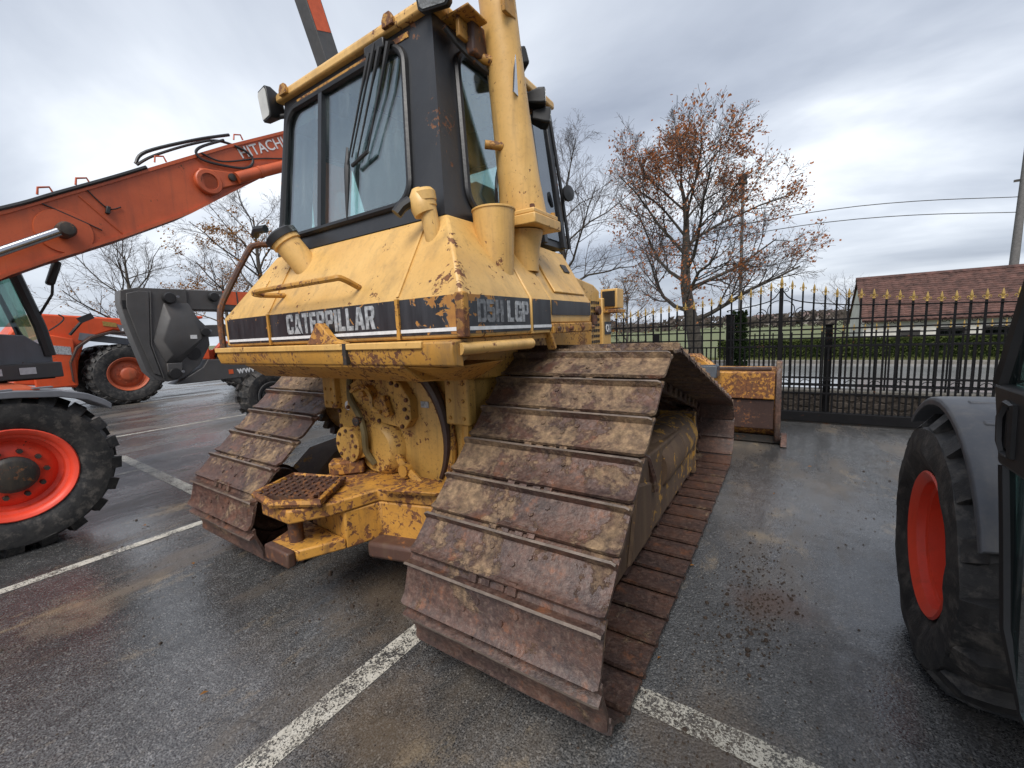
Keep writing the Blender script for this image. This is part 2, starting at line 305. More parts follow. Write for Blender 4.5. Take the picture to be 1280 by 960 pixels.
KERB = m_simple('kerb_concrete', (0.20, 0.185, 0.16), 0.85, var=0.35, scale=4.0, bump=0.4)
POLE = m_simple('pole_concrete', (0.13, 0.125, 0.12), 0.8, var=0.2)
SHUT = m_simple('dark_shutter', (0.03, 0.027, 0.025), 0.6)
FARW = m_simple('far_wall', (0.30, 0.27, 0.25), 0.9)
FART = m_simple('far_roof', (0.16, 0.11, 0.10), 0.9)

# ------------------------------------------------------------------ mesh builder
ORG_OF = {}
class MB:
    def __init__(s): s.v = []; s.f = []
    def add(s, vs, fs):
        o = len(s.v); s.v += [tuple(p) for p in vs]; s.f += [tuple(i+o for i in f) for f in fs]; return s
    def box(s, x0, x1, y0, y1, z0, z1):
        return s.add([(x0,y0,z0),(x1,y0,z0),(x1,y1,z0),(x0,y1,z0),(x0,y0,z1),(x1,y0,z1),(x1,y1,z1),(x0,y1,z1)],
                     [(3,2,1,0),(4,5,6,7),(0,1,5,4),(1,2,6,5),(2,3,7,6),(3,0,4,7)])
    def obox(s, c, ax, ay, az, hx, hy, hz):
        c, ax, ay, az = Vector(c), Vector(ax).normalized(), Vector(ay).normalized(), Vector(az).normalized()
        P = [c+ax*a*hx+ay*b*hy+az*d*hz for d in (-1, 1) for a, b in ((-1,-1),(1,-1),(1,1),(-1,1))]
        return s.add(P, [(3,2,1,0),(4,5,6,7),(0,1,5,4),(1,2,6,5),(2,3,7,6),(3,0,4,7)])
    def hexa(s, lo, hi):
        n = len(lo)
        return s.add(list(lo)+list(hi), [tuple(reversed(range(n))), tuple(range(n, 2*n))]+[(i,(i+1)%n,n+(i+1)%n,n+i) for i in range(n)])
    def prism(s, poly, ax, a0, a1):
        # poly in the two other axes (cyclic order), extruded along ax
        def mk(p, a): return {'x': (a,p[0],p[1]), 'y': (p[0],a,p[1]), 'z': (p[0],p[1],a)}[ax]
        return s.hexa([mk(p,a0) for p in poly], [mk(p,a1) for p in poly])
    def loft(s, rings, caps=True, closed=False):
        n = len(rings[0]); V = [p for r in rings for p in r]; F = []
        m = len(rings)
        for k in range(m if closed else m-1):
            k2 = (k+1) % m
            F += [(k*n+i, k*n+(i+1)%n, k2*n+(i+1)%n, k2*n+i) for i in range(n)]
        if caps and not closed: F += [tuple(reversed(range(n))), tuple(range((m-1)*n, m*n))]
        return s.add(V, F)
    def cyl(s, p0, p1, r0, r1=None, n=16, caps=True):
        r1 = r0 if r1 is None else r1
        p0, p1 = Vector(p0), Vector(p1); d = (p1-p0).normalized()
        a = d.orthogonal().normalized(); b = d.cross(a)
        R = [[p+(a*cos(2*pi*i/n)+b*sin(2*pi*i/n))*r for i in range(n)] for p, r in ((p0,r0),(p1,r1))]
        return s.loft(R, caps)
    def lathe(s, prof, o, d, n=32, caps=True):
        # prof: list of (radius, distance along d)
        o, d = Vector(o), Vector(d).normalized(); a = d.orthogonal().normalized(); b = d.cross(a)
        return s.loft([[o+d*h+(a*cos(2*pi*i/n)+b*sin(2*pi*i/n))*max(r,1e-4) for i in range(n)] for r, h in prof], caps)
    def tube(s, path, r, n=8, caps=True, closed=False):
        P = [Vector(p) for p in path]; m = len(P); rr = r if isinstance(r, (list, tuple)) else [r]*m
        rings = []; a = None
        for i, p in enumerate(P):
            q0 = P[i-1] if (i > 0 or closed) else p; q1 = P[(i+1) % m] if (i < m-1 or closed) else p
            d = (q1-q0)
            d = d.normalized() if d.length > 1e-9 else Vector((0,0,1))
            a = d.orthogonal() if a is None else a-d*a.dot(d)
            if a.length < 1e-6: a = d.orthogonal()
            a = a.normalized(); b = d.cross(a)
            rings.append([p+(a*cos(2*pi*k/n)+b*sin(2*pi*k/n))*rr[i] for k in range(n)])
        return s.loft(rings, caps and not closed, closed)
    def build(s, name, mat, parent=None, bevel=0.0, smooth=38, solid=None):
        o0 = ORG_OF.get(parent.name, (0,0,0)) if parent else (0,0,0)
        me = bpy.data.meshes.new(name)
        me.from_pydata([(p[0]-o0[0], p[1]-o0[1], p[2]-o0[2]) for p in s.v], [], s.f); me.update()
        fixn(me)
        ob = bpy.data.objects.new(name, me); COL.objects.link(ob)
        me.materials.append(mat)
        if smooth:
            me.polygons.foreach_set('use_smooth', [True]*len(me.polygons))
            me.set_sharp_from_angle(angle=radians(smooth))
        if parent: ob.parent = parent
        ORG_OF[ob.name] = o0
        if bevel:
            b = ob.modifiers.new('bevel', 'BEVEL'); b.width = bevel; b.segments = 2; b.limit_method = 'ANGLE'; b.angle_limit = radians(40)
        if name in ('bolts', 'wheel_nuts'): ob['kind'] = 'stuff'
        return ob
import bmesh
def fixn(me):
    if len(me.polygons) > 60000: return
    bm = bmesh.new(); bm.from_mesh(me); bmesh.ops.recalc_face_normals(bm, faces=bm.faces); bm.to_mesh(me); bm.free()
def tag(o, label=None, cat=None, group=None, kind=None):
    if label: o['label'] = label
    if cat: o['category'] = cat
    if group: o['group'] = group
    if kind: o['kind'] = kind
    return o
def thing(name, loc, label, cat, group=None):
    o = bpy.data.objects.new(name, None); COL.objects.link(o); o.location = loc; o.empty_display_size = 0.2
    ORG_OF[o.name] = tuple(loc)
    return tag(o, label, cat, group)
def inst(me_obj, name, parent, mat_world):
    o = bpy.data.objects.new(name, me_obj); COL.objects.link(o); o.parent = parent
    o0 = Vector(ORG_OF.get(parent.name, (0,0,0)))
    o.matrix_local = Matrix.Translation(-o0) @ mat_world
    ORG_OF[o.name] = tuple(o0)
    return o
def bez(pts, n=8):
    # Catmull-Rom through points
    P = [Vector(p) for p in pts]; out = []
    for i in range(len(P)-1):
        a, b, c, d = P[max(i-1,0)], P[i], P[i+1], P[min(i+2,len(P)-1)]
        for k in range(n):
            u = k/n
            out.append(0.5*((2*b)+(c-a)*u+(2*a-5*b+4*c-d)*u*u+(3*b-a-3*c+d)*u**3))
    out.append(P[-1]); return out
def text(body, mat, parent, origin, xd, yd, w, h, name='lettering', off=0.0, depth=0.002, shear=0.0):
    cu = bpy.data.curves.new('t', 'FONT'); cu.body = body; cu.extrude = 0.004; cu.offset = off; cu.shear = shear; cu.resolution_u = 3
    ob = bpy.data.objects.new('t', cu); COL.objects.link(ob)
    dg = bpy.context.evaluated_depsgraph_get(); dg.update()
    me = bpy.data.meshes.new_from_object(ob.evaluated_get(dg)); bpy.data.objects.remove(ob)
    xs = [v.co.x for v in me.vertices]; ys = [v.co.y for v in me.vertices]
    x0, x1, y0, y1 = min(xs), max(xs), min(ys), max(ys)
    X, Y = Vector(xd).normalized(), Vector(yd).normalized(); Zn = X.cross(Y); O = Vector(origin)
    o0 = Vector(ORG_OF.get(parent.name, (0,0,0)))
    for v in me.vertices:
        v.co = O-o0+X*((v.co.x-x0)/(x1-x0)*w)+Y*((v.co.y-y0)/(y1-y0)*h)+Zn*(depth if v.co.z > 0 else -depth)
    me.materials.clear(); me.materials.append(mat)
    o = bpy.data.objects.new(name, me); COL.objects.link(o); o.parent = parent; ORG_OF[o.name] = tuple(o0)
    return o
def bolts(mb, pts, d, r=0.014, h=0.016):
    d = Vector(d).normalized()
    for p in pts: mb.cyl(Vector(p)-d*0.004, Vector(p)+d*h, r, r*0.9, 6)
    return mb
def rrect(u0, u1, v0, v1, r, n=6):
    P = []
    for cx, cy, a in ((u1-r,v1-r,0),(u0+r,v1-r,pi/2),(u0+r,v0+r,pi),(u1-r,v0+r,3*pi/2)):
        for k in range(n+1):
            b = a+pi/2*k/n; P.append((cx+r*cos(b), cy+r*sin(b)))
    return P

# ================================================================== SETTING
rng = random.Random(7)
def ground_z(x, y):
    if y < 6.8: z = -0.05
    elif y < 11.0: z = -0.05-0.37*(y-6.8)/4.2
    elif y < 22.5: z = -0.42
    elif y < 27.0: z = -0.42-1.2*(y-22.5)/4.5
    else: z = -1.62
    return z
def terrain():
    ys = [-400,-120,-60,-40,6.4,6.8,8,9.5,11,20,22.5,24,25.5,27,40,70,120,250,600,1500]
    xs = [-1500,-600,-250,-120,-70,-40,-20,-10,0,10,20,40,70,120,250,600,1500]
    m = MB(); n = len(xs)
    V = [(x, y, ground_z(x, y)+(0.9*noise.noise(Vector((x*0.01, y*0.01, 0))) if y > 60 else 0)) for y in ys for x in xs]
    F = [(j*n+i, j*n+i+1, (j+1)*n+i+1, (j+1)*n+i) for j in range(len(ys)-1) for i in range(n-1)]
    m.add(V, F); return tag(m.build('ground', GRASS, smooth=0), kind='structure')
terrain()
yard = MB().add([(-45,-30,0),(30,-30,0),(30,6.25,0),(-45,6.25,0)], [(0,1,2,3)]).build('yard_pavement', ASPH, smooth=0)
tag(yard, kind='structure')
far_yard = MB().add([(-45,6.25,0.0),(-9,6.25,0.0),(-9,26,0.0),(-45,26,0.0)], [(0,1,2,3)]).build('side_yard_pavement', ASPH, smooth=0)
tag(far_yard, kind='structure')
# kerb strip at the foot of the gate track
kb = MB(); 
for i in range(18): kb.box(-8+i*1.0+0.004, -8+(i+1)*1.0-0.004, 5.93, 6.24, -0.1, 0.035+0.006*rng.random())
tag(kb.build('kerb', KERB, bevel=0.01), kind='structure')
def strip(x0,y0,x1,y1,w,z=0.004):
    d = Vector((x1-x0,y1-y0,0)).normalized(); nrm = Vector((-d.y,d.x,0))*w/2
    n = 24; V = []; F = []
    for i in range(n+1):
        p = Vector((x0,y0,z)).lerp(Vector((x1,y1,z)), i/n); k = 1+0.07*noise.noise(Vector((i*0.9,x0,y0)))
        V += [p+nrm*k, p-nrm*k]
        if i: F.append((2*i-2, 2*i-1, 2*i+1, 2*i))
    return MB().add(V, F)
ls = [strip(-2.07,-6,-2.05,0.33,0.085), strip(0.40,-6,0.475,0.26,0.115), strip(2.35,0.245,1.0,0.279,0.11), strip(-2.9,0.377,-5.6,0.445,0.11),
      strip(-4.55,-6,-4.52,0.36,0.085), strip(-7.5,-3,-7.25,4.5,0.09), strip(2.95,-6,3.0,0.2,0.11)]
for l in ls: tag(l.build('painted_line', LINE, smooth=0), kind='structure')
road = MB().add([(-200,11.2,-0.40),(200,11.2,-0.40),(200,19.4,-0.40),(-200,19.4,-0.40)], [(0,1,2,3)]).build('road', ROADM, smooth=0); tag(road, kind='structure')
pav = MB().box(-200, 200, 19.4, 20.0, -0.5, -0.30).build('pavement', KERB, smooth=0); tag(pav, kind='structure')

# grass verge stuff
def grass_stuff(name, x0,x1,y0,y1,zf,n,h,mat,seed):
    r = random.Random(seed); m = MB(); V=[];F=[]
    for _ in range(n):
        x, y = r.uniform(x0,x1), r.uniform(y0,y1); a = r.uniform(0,pi); l = h*r.uniform(.5,1.2); w=.012+.01*r.random()
        z = zf(x,y); i=len(V)
        V += [(x-w*cos(a),y-w*sin(a),z),(x+w*cos(a),y+w*sin(a),z),(x+r.uniform(-.5,.5)*l,y+r.uniform(-.5,.5)*l,z+l)]
        F.append((i,i+1,i+2))
    m.add(V,F); return tag(m.build(name, mat, smooth=0), 'grass of the verge between the road and the hedge', 'grass', kind='stuff')
grass_stuff('verge_grass', -14, 22, 20.0, 22.0, ground_z, 14000, 0.13, m_leaf('verge_grass_blades', (0.15, 0.17, 0.06), (0.22, 0.22, 0.10)), 3)

# ---- low stone wall behind the gate
wall = thing('stone_wall', (2.5,6.55,0), 'low rubble stone wall with dark mortar carrying the rear railing', 'wall')
MB().box(-9, 9, 6.44, 6.66, -0.2, 0.33).build('wall_core', MORT, wall)
stone_ms = []
for k in range(6):
    m = MB(); n = 7
    P = [(cos(2*pi*i/n)*0.5*(0.85+0.15*rng.random()), sin(2*pi*i/n)*0.5*(0.85+0.15*rng.random())) for i in range(n)]
    Q = [(p[0]*0.8, p[1]*0.8) for p in P]
    m.loft([[(p[0],0,p[1]) for p in P],[(p[0],-0.006,p[1]) for p in P],[(p[0],-0.016,p[1]) for p in Q]])
    me = bpy.data.meshes.new('stone'); me.from_pydata(m.v,[],m.f); fixn(me); me.materials.append(STONE); stone_ms.append(me)
for row in range(3):
    x = -1.6+0.07*row
    while x < 4.6:
        w = rng.uniform(0.13, 0.24)
        inst(rng.choice(stone_ms), 'stone', wall, Matrix.Translation((x+w/2, 6.442, 0.055+row*0.105)) @ Matrix.Diagonal((w*1.08, 1, 0.105*1.05, 1)) )
        x += w
for i in range(12): MB().box(-6+i*1.25+.004, -6+(i+1)*1.25-.004, 6.40, 6.70, 0.33, 0.375).build('coping_slab', KERB, wall, bevel=0.008)

# ---- railings
def finial_mesh(sc=1.0):
    m = MB()
    m.lathe([(0.004,0),(0.010,0.004),(0.012,0.012),(0.007,0.02),(0.009,0.035),(0.016,0.06),(0.012,0.085),(0.002,0.125)], (0,0,0), (0,0,1), 6)
    for sg in (-1,1):
        m.tube([(0,0,0.02),(sg*0.014,0,0.045),(sg*0.03,0,0.052),(sg*0.036,0,0.036),(sg*0.028,0,0.024)], [0.006,0.007,0.006,0.005,0.004], 4)
    m.box(-0.018,0.018,-0.006,0.006,0.012,0.022)
    me = bpy.data.meshes.new('finial'); me.from_pydata([(x*sc,y*sc,z*sc) for x,y,z in m.v],[],m.f); fixn(me); me.materials.append(GOLD); return me
FIN = finial_mesh(1.0); FINS = finial_mesh(0.78)
def picket_mesh(h, w=0.0105):
    m = MB().box(-w, w, -w, w, 0, h); me = bpy.data.meshes.new('picket'); me.from_pydata(m.v,[],m.f); fixn(me); me.materials.append(IRON); return me
PK = picket_mesh(1.0)
def interp(x, tab):
    for (a,b),(c,d) in zip(tab, tab[1:]):
        if x <= c: return b+(d-b)*max(0,(x-a))/(c-a)
    return tab[-1][1]
TOPS = [(-6,1.70),(-0.3,1.70),(0.75,1.78),(1.22,1.84),(1.59,1.92),(1.85,2.0),(2.1,1.93),(2.46,1.82),(2.85,1.77),(3.4,1.69),(6,1.66)]
def scroll(c, r, turns, a0, sg, y, th=0.006, n=26):
    P = []
    for i in range(n+1):
        u = i/n; a = a0+sg*turns*2*pi*u; rr = r*(1-0.72*u); P.append((c[0]+rr*cos(a), y, c[1]+rr*sin(a)))
    return MB().tube(P, th, 5)
gate = thing('sliding_gate', (1.85,5.8,0), 'black wrought iron sliding gate with gold fleur tips arching up to centre', 'gate')
GY = 5.8
MB().box(1.16, 7.2, GY-0.05, GY+0.05, 0.03, 0.16).build('bottom_beam', IRON, gate, bevel=0.006)
MB().box(1.16, 7.2, GY-0.02, GY+0.02, 0.0, 0.03).build('ground_rail', DSTEEL, gate)
for z in (1.41, 1.29, 1.17, 1.06, 0.63, 0.53, 0.42): MB().box(1.2, 7.1, GY-0.012, GY+0.012, z-0.010, z+0.010).build('rail', IRON, gate)
x = 1.235; k = 0
while x < 7.0:
    zt = interp(x, TOPS)-0.125
    if abs(x-1.85) > 0.045:
        p = inst(PK, 'picket', gate, Matrix.Translation((x,GY,0.14)) @ Matrix.Diagonal((1,1,zt-0.14,1)))
        f = bpy.data.objects.new('finial', FIN); COL.objects.link(f); f.parent = p; f.matrix_local = Matrix.Translation((0,0,1)) @ Matrix.Diagonal((1,1,1/(zt-0.14),1))
    # short dog bars below the waist rail
    if x > 1.3: inst(PK, 'dog_bar', gate, Matrix.Translation((x+0.061,GY,0.14)) @ Matrix.Diagonal((0.9,0.9,1.05-0.14,1)))
    x += 0.123
MB().box(1.825, 1.875, GY-0.025, GY+0.025, 0.1, 1.87).build('centre_post', IRON, gate, bevel=0.004)
cf = bpy.data.objects.new('finial', FIN); COL.objects.link(cf); cf.parent = gate; cf.matrix_local = Matrix.Translation((0,0,1.86)) @ Matrix.Scale(1.35,4)
for sg in (-1, 1):
    MB().tube(bez([(1.85+sg*0.02,GY-.015,1.83),(1.85+sg*0.14,GY-.015,1.70),(1.85+sg*0.5,GY-.015,1.62),(1.85+sg*0.66 if sg<0 else 2.9,GY-.015,1.60 if sg<0 else 1.57),(1.2 if sg<0 else 4.6,GY-.015,1.58 if sg<0 else 1.50)]), 0.008, 5).build('arch_bar', IRON, gate)
    scroll((1.85+sg*0.24,1.51), 0.085, 1.5, pi/2 if sg>0 else pi/2, sg, GY-.015).build('scroll', IRON, gate)
    MB().tube([(1.85+sg*0.028,GY-.015,1.70-0.0)]+[(1.85+sg*(0.028+0.13*sin(a)),GY-.015,1.57+0.13*cos(a)) for a in [0.2+0.25*i for i in range(11)]], 0.006, 5).build('scroll', IRON, gate)
    scroll((1.85+sg*0.055,1.84), 0.03, 1.2, pi/2, -sg, GY-.015, 0.005).build('scroll', IRON, gate)
x = 1.3
while x < 5.2:
    for sg in (-1,1): scroll((x+sg*0.032,1.35), 0.03, 1.2, pi/2, sg, GY-.014, 0.004, 14).build('scroll', IRON, gate)
    x += 0.246
x = 1.42
while x < 5.0:
    MB().tube([(x+0.06*cos(a),GY-.014,0.55+0.055*sin(a)) for a in [pi*i/8 for i in range(9)]], 0.005, 5).build('scroll', IRON, gate)
    x += 0.246
for xx, zz_ in ((1.21,1.53),(2.405,1.33)):
    g = thing('gate_post', (xx,5.92,0), 'thick square black steel %s post beside the sliding gate' % ('tall' if zz_>1.5 else 'shorter'), 'post')
    h = 0.052 if zz_>1.5 else 0.04
    MB().box(xx-h,xx+h,5.885,5.885+2*h,0.036,zz_).build('post', IRON, g, bevel=0.006)
    MB().box(xx-h-0.008,xx+h+0.008,5.877,5.893+2*h,zz_,zz_+0.02).build('cap', IRON, g, bevel=0.004)
fence = thing('iron_fence', (-2.4,5.8,0), 'black iron railing with pale gold tips left of the gate, behind the bulldozer', 'fence')
for z in (1.41, 1.29, 1.17, 1.06, 0.63, 0.42, 0.15): MB().box(-6, 1.15, GY-0.012, GY+0.012, z-0.010, z+0.010).build('rail', IRON, fence)
x = 1.09
while x > -5.9:
    zt = interp(x, TOPS)-0.125
    p = inst(PK, 'picket', fence, Matrix.Translation((x,GY,0.06)) @ Matrix.Diagonal((1,1,zt-0.06,1)))
    f = bpy.data.objects.new('finial', FIN); COL.objects.link(f); f.parent = p; f.matrix_local = Matrix.Translation((0,0,1)) @ Matrix.Diagonal((1,1,1/(zt-0.06),1))
    inst(PK, 'dog_bar', fence, Matrix.Translation((x+0.061,GY,0.06)) @ Matrix.Diagonal((0.9,0.9,1.0,1)))
    x -= 0.123
MB().box(0.12,0.20,GY-0.04,GY+0.04,0,1.30).build('post', IRON, fence, bevel=0.004)
MB().box(-2.9,-2.82,GY-0.04,GY+0.04,0,1.30).build('post', IRON, fence, bevel=0.004)
rail2 = thing('wall_railing', (3.0,6.55,0.375), 'lower black railing with small gold tips standing on the stone wall', 'railing')
for z in (1.20, 1.03, 0.55, 0.45): MB().box(1.4, 7.2, 6.54, 6.56, z-0.009, z+0.009).build('rail', IRON, rail2)
x = 1.5
while x < 7.0:
    p = inst(PK, 'picket', rail2, Matrix.Translation((x,6.55,0.375)) @ Matrix.Diagonal((0.85,0.85,0.86,1)))
    if x > 2.0:
        f = bpy.data.objects.new('finial', FINS); COL.objects.link(f); f.parent = p; f.matrix_local = Matrix.Translation((0,0,1)) @ Matrix.Diagonal((1,1,1/0.86,1))
    x += 0.123

# ---- hedge
def leaf_cloud(m, pts, size, r, flat=0.0):
    V=[];F=[]
    for p in pts:
        d = Vector((r.gauss(0,1),r.gauss(0,1),r.gauss(0,1))).normalized(); a = d.orthogonal().normalized(); b = d.cross(a)
        s_ = size*r.uniform(0.6,1.3); i=len(V); p=Vector(p)
        V += [p-a*s_*0.5, p+b*s_*0.32, p+a*s_*0.5, p-b*s_*0.32]; F.append((i,i+1,i+2,i+3))
    return m.add(V,F)
hedge = thing('hedge', (8,22.2,-0.42), 'long clipped green hedge in front of the red roofed house', 'hedge')
hr = random.Random(5); pts=[]
for _ in range(26000):
    x = hr.uniform(-1,26); u = hr.random()
    if u < 0.55: p = (x, 21.8+hr.random()*0.1, -0.42+0.9*hr.random())
    else: p = (x, hr.uniform(21.8,22.6), 0.44+0.07*noise.noise(Vector((x*2,0,0)))+hr.uniform(-0.05,0.05))
    pts.append(p)
leaf_cloud(MB(), pts, 0.085, hr).build('foliage', LEAFG, hedge, smooth=0)
MB().box(-1,26,21.9,22.5,-0.42,0.40).build('core', IVY, hedge)

# ---- house
HX0, HX1, HY0, HY1, HZ = 5.15, 18.0, 27.0, 33.0, -1.62
EZ, RZ = 1.25, 3.35
house = thing('house', (12,30,HZ), 'white rendered bungalow with steep red tiled roof beyond the road', 'house')
for gx in (HX0, HX1-0.25): MB().prism([(HY0,HZ),(HY1,HZ),(HY1,EZ),((HY0+HY1)/2,RZ-0.15),(HY0,EZ)], 'x', gx, gx+0.25).build('gable_wall', WALLW, house)
MB().box(HX0+.25,HX1-.25,HY0,HY0+.25,HZ,EZ).box(HX0+.25,HX1-.25,HY1-.25,HY1,HZ,EZ).build('wall', WALLW, house)
ym = (HY0+HY1)/2; sl_ = (RZ-EZ)/(ym-HY0); ov=0.28
roofdeck = MB().hexa([(HX0-.1,HY0-ov,EZ-ov*sl_),(HX1+.1,HY0-ov,EZ-ov*sl_),(HX1+.1,ym,RZ),(HX0-.1,ym,RZ)],[(HX0-.1,HY0-ov,EZ-ov*sl_+.06),(HX1+.1,HY0-ov,EZ-ov*sl_+.06),(HX1+.1,ym,RZ+.06),(HX0-.1,ym,RZ+.06)])
roofdeck.hexa([(HX0-.1,HY1+ov,EZ-ov*sl_),(HX1+.1,HY1+ov,EZ-ov*sl_),(HX1+.1,ym+.002,RZ),(HX0-.1,ym+.002,RZ)],[(HX0-.1,HY1+ov,EZ-ov*sl_+.06),(HX1+.1,HY1+ov,EZ-ov*sl_+.06),(HX1+.1,ym+.002,RZ+.06),(HX0-.1,ym+.002,RZ+.06)])
roof = roofdeck.build('roof', TILE2, house)
# tiles: the rows are real lapped pieces, joined (each is only a few pixels)
tm = MB(); tr_ = random.Random(2); rows = 20; L_ = sqrt((ym-HY0+ov)**2+(RZ-EZ+ov*sl_)**2)
up = Vector((0, ym-HY0+ov, RZ-EZ+ov*sl_)).normalized(); nn = Vector((0,-up.z,up.y))
for j in range(rows):
    base = Vector((0,HY0-ov,EZ-ov*sl_+0.06))+up*(j*L_/rows); nx=46
    for i in range(nx):
        x0 = HX0-.1+(HX1-HX0+.2)*i/nx; x1 = HX0-.1+(HX1-HX0+.2)*(i+1)/nx
        b0 = base+nn*(0.05+0.012*tr_.random()); b1 = base+up*(L_/rows*1.02)+nn*0.008
        n_ = 4; top=[];bot=[]
        for q in range(n_+1):
            xx = x0+(x1-x0)*q/n_; w = 0.03*sin(pi*q/n_)
            bot.append((xx,*(b0+nn*w).yz)); top.append((xx,*(b1+nn*w).yz))
        V = bot+top+[(p[0],p[1],p[2]-0.05) for p in bot]; k=n_+1
        tm.add(V, [(q,q+1,k+q+1,k+q) for q in range(n_)]+[(2*k+q,2*k+q+1,q+1,q) for q in range(n_)])
to = tm.build('roof_tiles', TILE, roof, smooth=0); to['kind']='stuff'
MB().tube([(HX0-.12,ym,RZ+.08),(HX1+.12,ym,RZ+.08)],0.13,8).build('ridge', TILE2, roof)
for x0,x1 in ((7.9,8.9),(9.4,10.3)):
    w = MB().box(x0,x1,HY0-.03,HY0-.002,-0.45,0.72).build('window', SHUT, house)
    MB().box(x0+.08,x1-.08,HY0-.05,HY0-.035,-0.35,0.62).build('pane', GLD, w)
MB().box(6.6,7.3,HY0-.03,HY0-.002,-0.5,0.6).build('window', SHUT, house)
# ---- distant houses
for i,(x,y,w,h) in enumerate(((-14,255,12,3.2),(6,240,14,3.4),(32,250,12,2.8),(-52,270,15,3.2))):
    fh = thing('far_house', (x,y,-1.6), ['small far off house with brown roof left of the lamp post','far off long house beyond the road left of the red roof','far off house partly behind the red roofed bungalow','farthest pale house at the left end of the fields'][i], 'house', 'houses on the far side of the fields')
    MB().box(x,x+w,y,y+6,-1.8,h-1.4).build('wall', FARW, fh)
    MB().prism([(y-.3,h-1.4),(y+6.3,h-1.4),(y+3,h+0.8)],'x',x-.2,x+w+.2).build('roof', FART, fh)
    for q in range(3): MB().box(x+1+q*w/3.4,x+2+q*w/3.4,y-.06,y-.01,-0.3,0.9).build('window', SHUT, fh)
# far tree belt
fb = MB(); r_ = random.Random(9); P=[]
for _ in range(5000):
    x = r_.uniform(-160,160); y = r_.uniform(170,185); hh = 4.5+3.0*noise.noise(Vector((x*0.05,3,0)))
    P.append((x,y,-1.5+hh*r_.random()**0.7))
leaf_cloud(fb,P,2.2,r_); tag(fb.build('far_tree_belt', m_leaf('far_foliage',(0.10,0.085,0.075),(0.15,0.125,0.11)), smooth=0),'grey brown belt of far trees along the horizon','trees',kind='stuff')

# ---- trees
def make_tree(name, label, base, height, spread, trunk_r, seed, leafmat=None, nleaf=0, fork=0.3, twig=1.0, leafzone=(0.0,1.0), lsize=0.09, lean=(0,0), group=None, levels=4):
    r = random.Random(seed); T = thing(name, base, label, 'tree', group)
    tb, bb, tips = MB(), MB(), []
    B = Vector(base)
    def branch(p, d, L, rad, lev, outm):
        n = 5 if lev < 2 else (4 if lev == 2 else 3)
        pts=[p]; rr=[rad]; q=p.copy(); dd=d.copy()
        for i in range(n):
            dd = (dd+Vector((r.gauss(0,1),r.gauss(0,1),r.gauss(0,1)))*0.13+Vector((0,0,0.05 if lev<3 else 0.0))).normalized()
            q = q+dd*(L/n); pts.append(q.copy()); rr.append(max(rad*(1-0.72*(i+1)/n),0.0035))
        outm.tube(pts, rr, 7 if lev==0 else (5 if lev==1 else 3), caps=False)
        if lev >= levels:
            tips.extend(pts[1:]); return
        if lev >= levels-1: tips.extend(pts[2:])
        k = {1: 7, 2: 6, 3: 5}.get(lev, 4); k = max(2, int(round(k*twig)))
        for j in range(k):
            u = 0.22+0.78*(j+r.random()*0.8)/k; u=min(u,0.98); i = min(int(u*n), n-1); f = u*n-i
            pp = pts[i].lerp(pts[i+1], f); dl = (pts[i+1]-pts[i]).normalized()
            side = dl.orthogonal().normalized(); side.rotate(Matrix.Rotation(r.uniform(0,2*pi),3,dl).to_quaternion())
            ang = r.uniform(0.5,0.95)
            nd = (dl*cos(ang)+side*sin(ang)); nd.z += 0.10; nd.normalize()
            branch(pp, nd, L*r.uniform(0.38,0.62)*(1.12-0.45*u), max(rr[i]*0.5,0.004), lev+1, bb)
    # trunk
    H = height; pts=[];rr=[]
    m = 10
    for i in range(m+1):
        u=i/m; pts.append(B+Vector((lean[0]*u+0.12*noise.noise(Vector((seed,u*3,0))),lean[1]*u+0.12*noise.noise(Vector((seed,u*3,5))),H*0.82*u)))
        rr.append(trunk_r*(1.35 if i==0 else 1.0)*(1-0.9*u**1.1)+0.01)
    tb.tube(pts, rr, 10)
    nb = 16
    for j in range(nb):
        u = fork+(0.97-fork)*(j/(nb-1))**0.9; i=min(int(u*m),m-1); p = pts[i].lerp(pts[i+1],u*m-i)
        a = j*2.4+r.uniform(-.4,.4); el = 0.14+0.80*u+r.uniform(-.15,.15)
        dv = Vector((cos(a)*cos(el),sin(a)*cos(el),sin(el))); ce = B+Vector((lean[0],lean[1],H*0.58)); ra, rb = spread, H*0.44
        L = 0.2
        while L < spread*1.6:
            q = p+dv*L-ce
            if (q.x/ra)**2+(q.y/ra)**2+(q.z/rb)**2 > 1: break
            L += 0.1
        L *= r.uniform(0.72,0.92)
        branch(p, dv, L, rr[i]*0.36+0.008, 1, tb if j<nb-3 else bb)
    tr = tb.build('trunk', BARK, T); bb.build('branches', TWIG, T, smooth=0)['kind'] = 'stuff'
    if leafmat:
        z0,z1 = B.z+H*leafzone[0], B.z+H*leafzone[1]
        cand = [p for p in tips if z0<=p.z<=z1 and noise.noise(Vector((p.x*0.55+seed,p.y*0.55,p.z*0.55)))>-0.12]
        L2=[]
        for _ in range(nleaf):
            p = r.choice(cand); L2.append(p+Vector((r.gauss(0,.09),r.gauss(0,.09),r.gauss(0,.08)-0.03)))
        leaf_cloud(MB(), L2, lsize, r).build('crown', leafmat, T, smooth=0)
    return T
make_tree('beech_tree','broad tree keeping its russet leaves, standing behind the gate and lamp post',(-0.45,12.9,-0.45),7.5,3.6,0.24,11,LEAFB,8200,0.31,1.4,(0.24,0.97),0.080,lean=(-0.45,-0.25))
make_tree('bare_tree','bare twiggy grey tree just right of the bulldozer cab',(-8.1,19.3,-0.42),11.6,4.6,0.24,23,None,0,0.22,1.3)
make_tree('small_tree','small thin tree with sparse pale leaves beside the hood light',(-4.6,18.9,-0.42),4.3,2.3,0.07,31,LEAFO,500,0.2,0.9,(0.2,1.0),0.09)
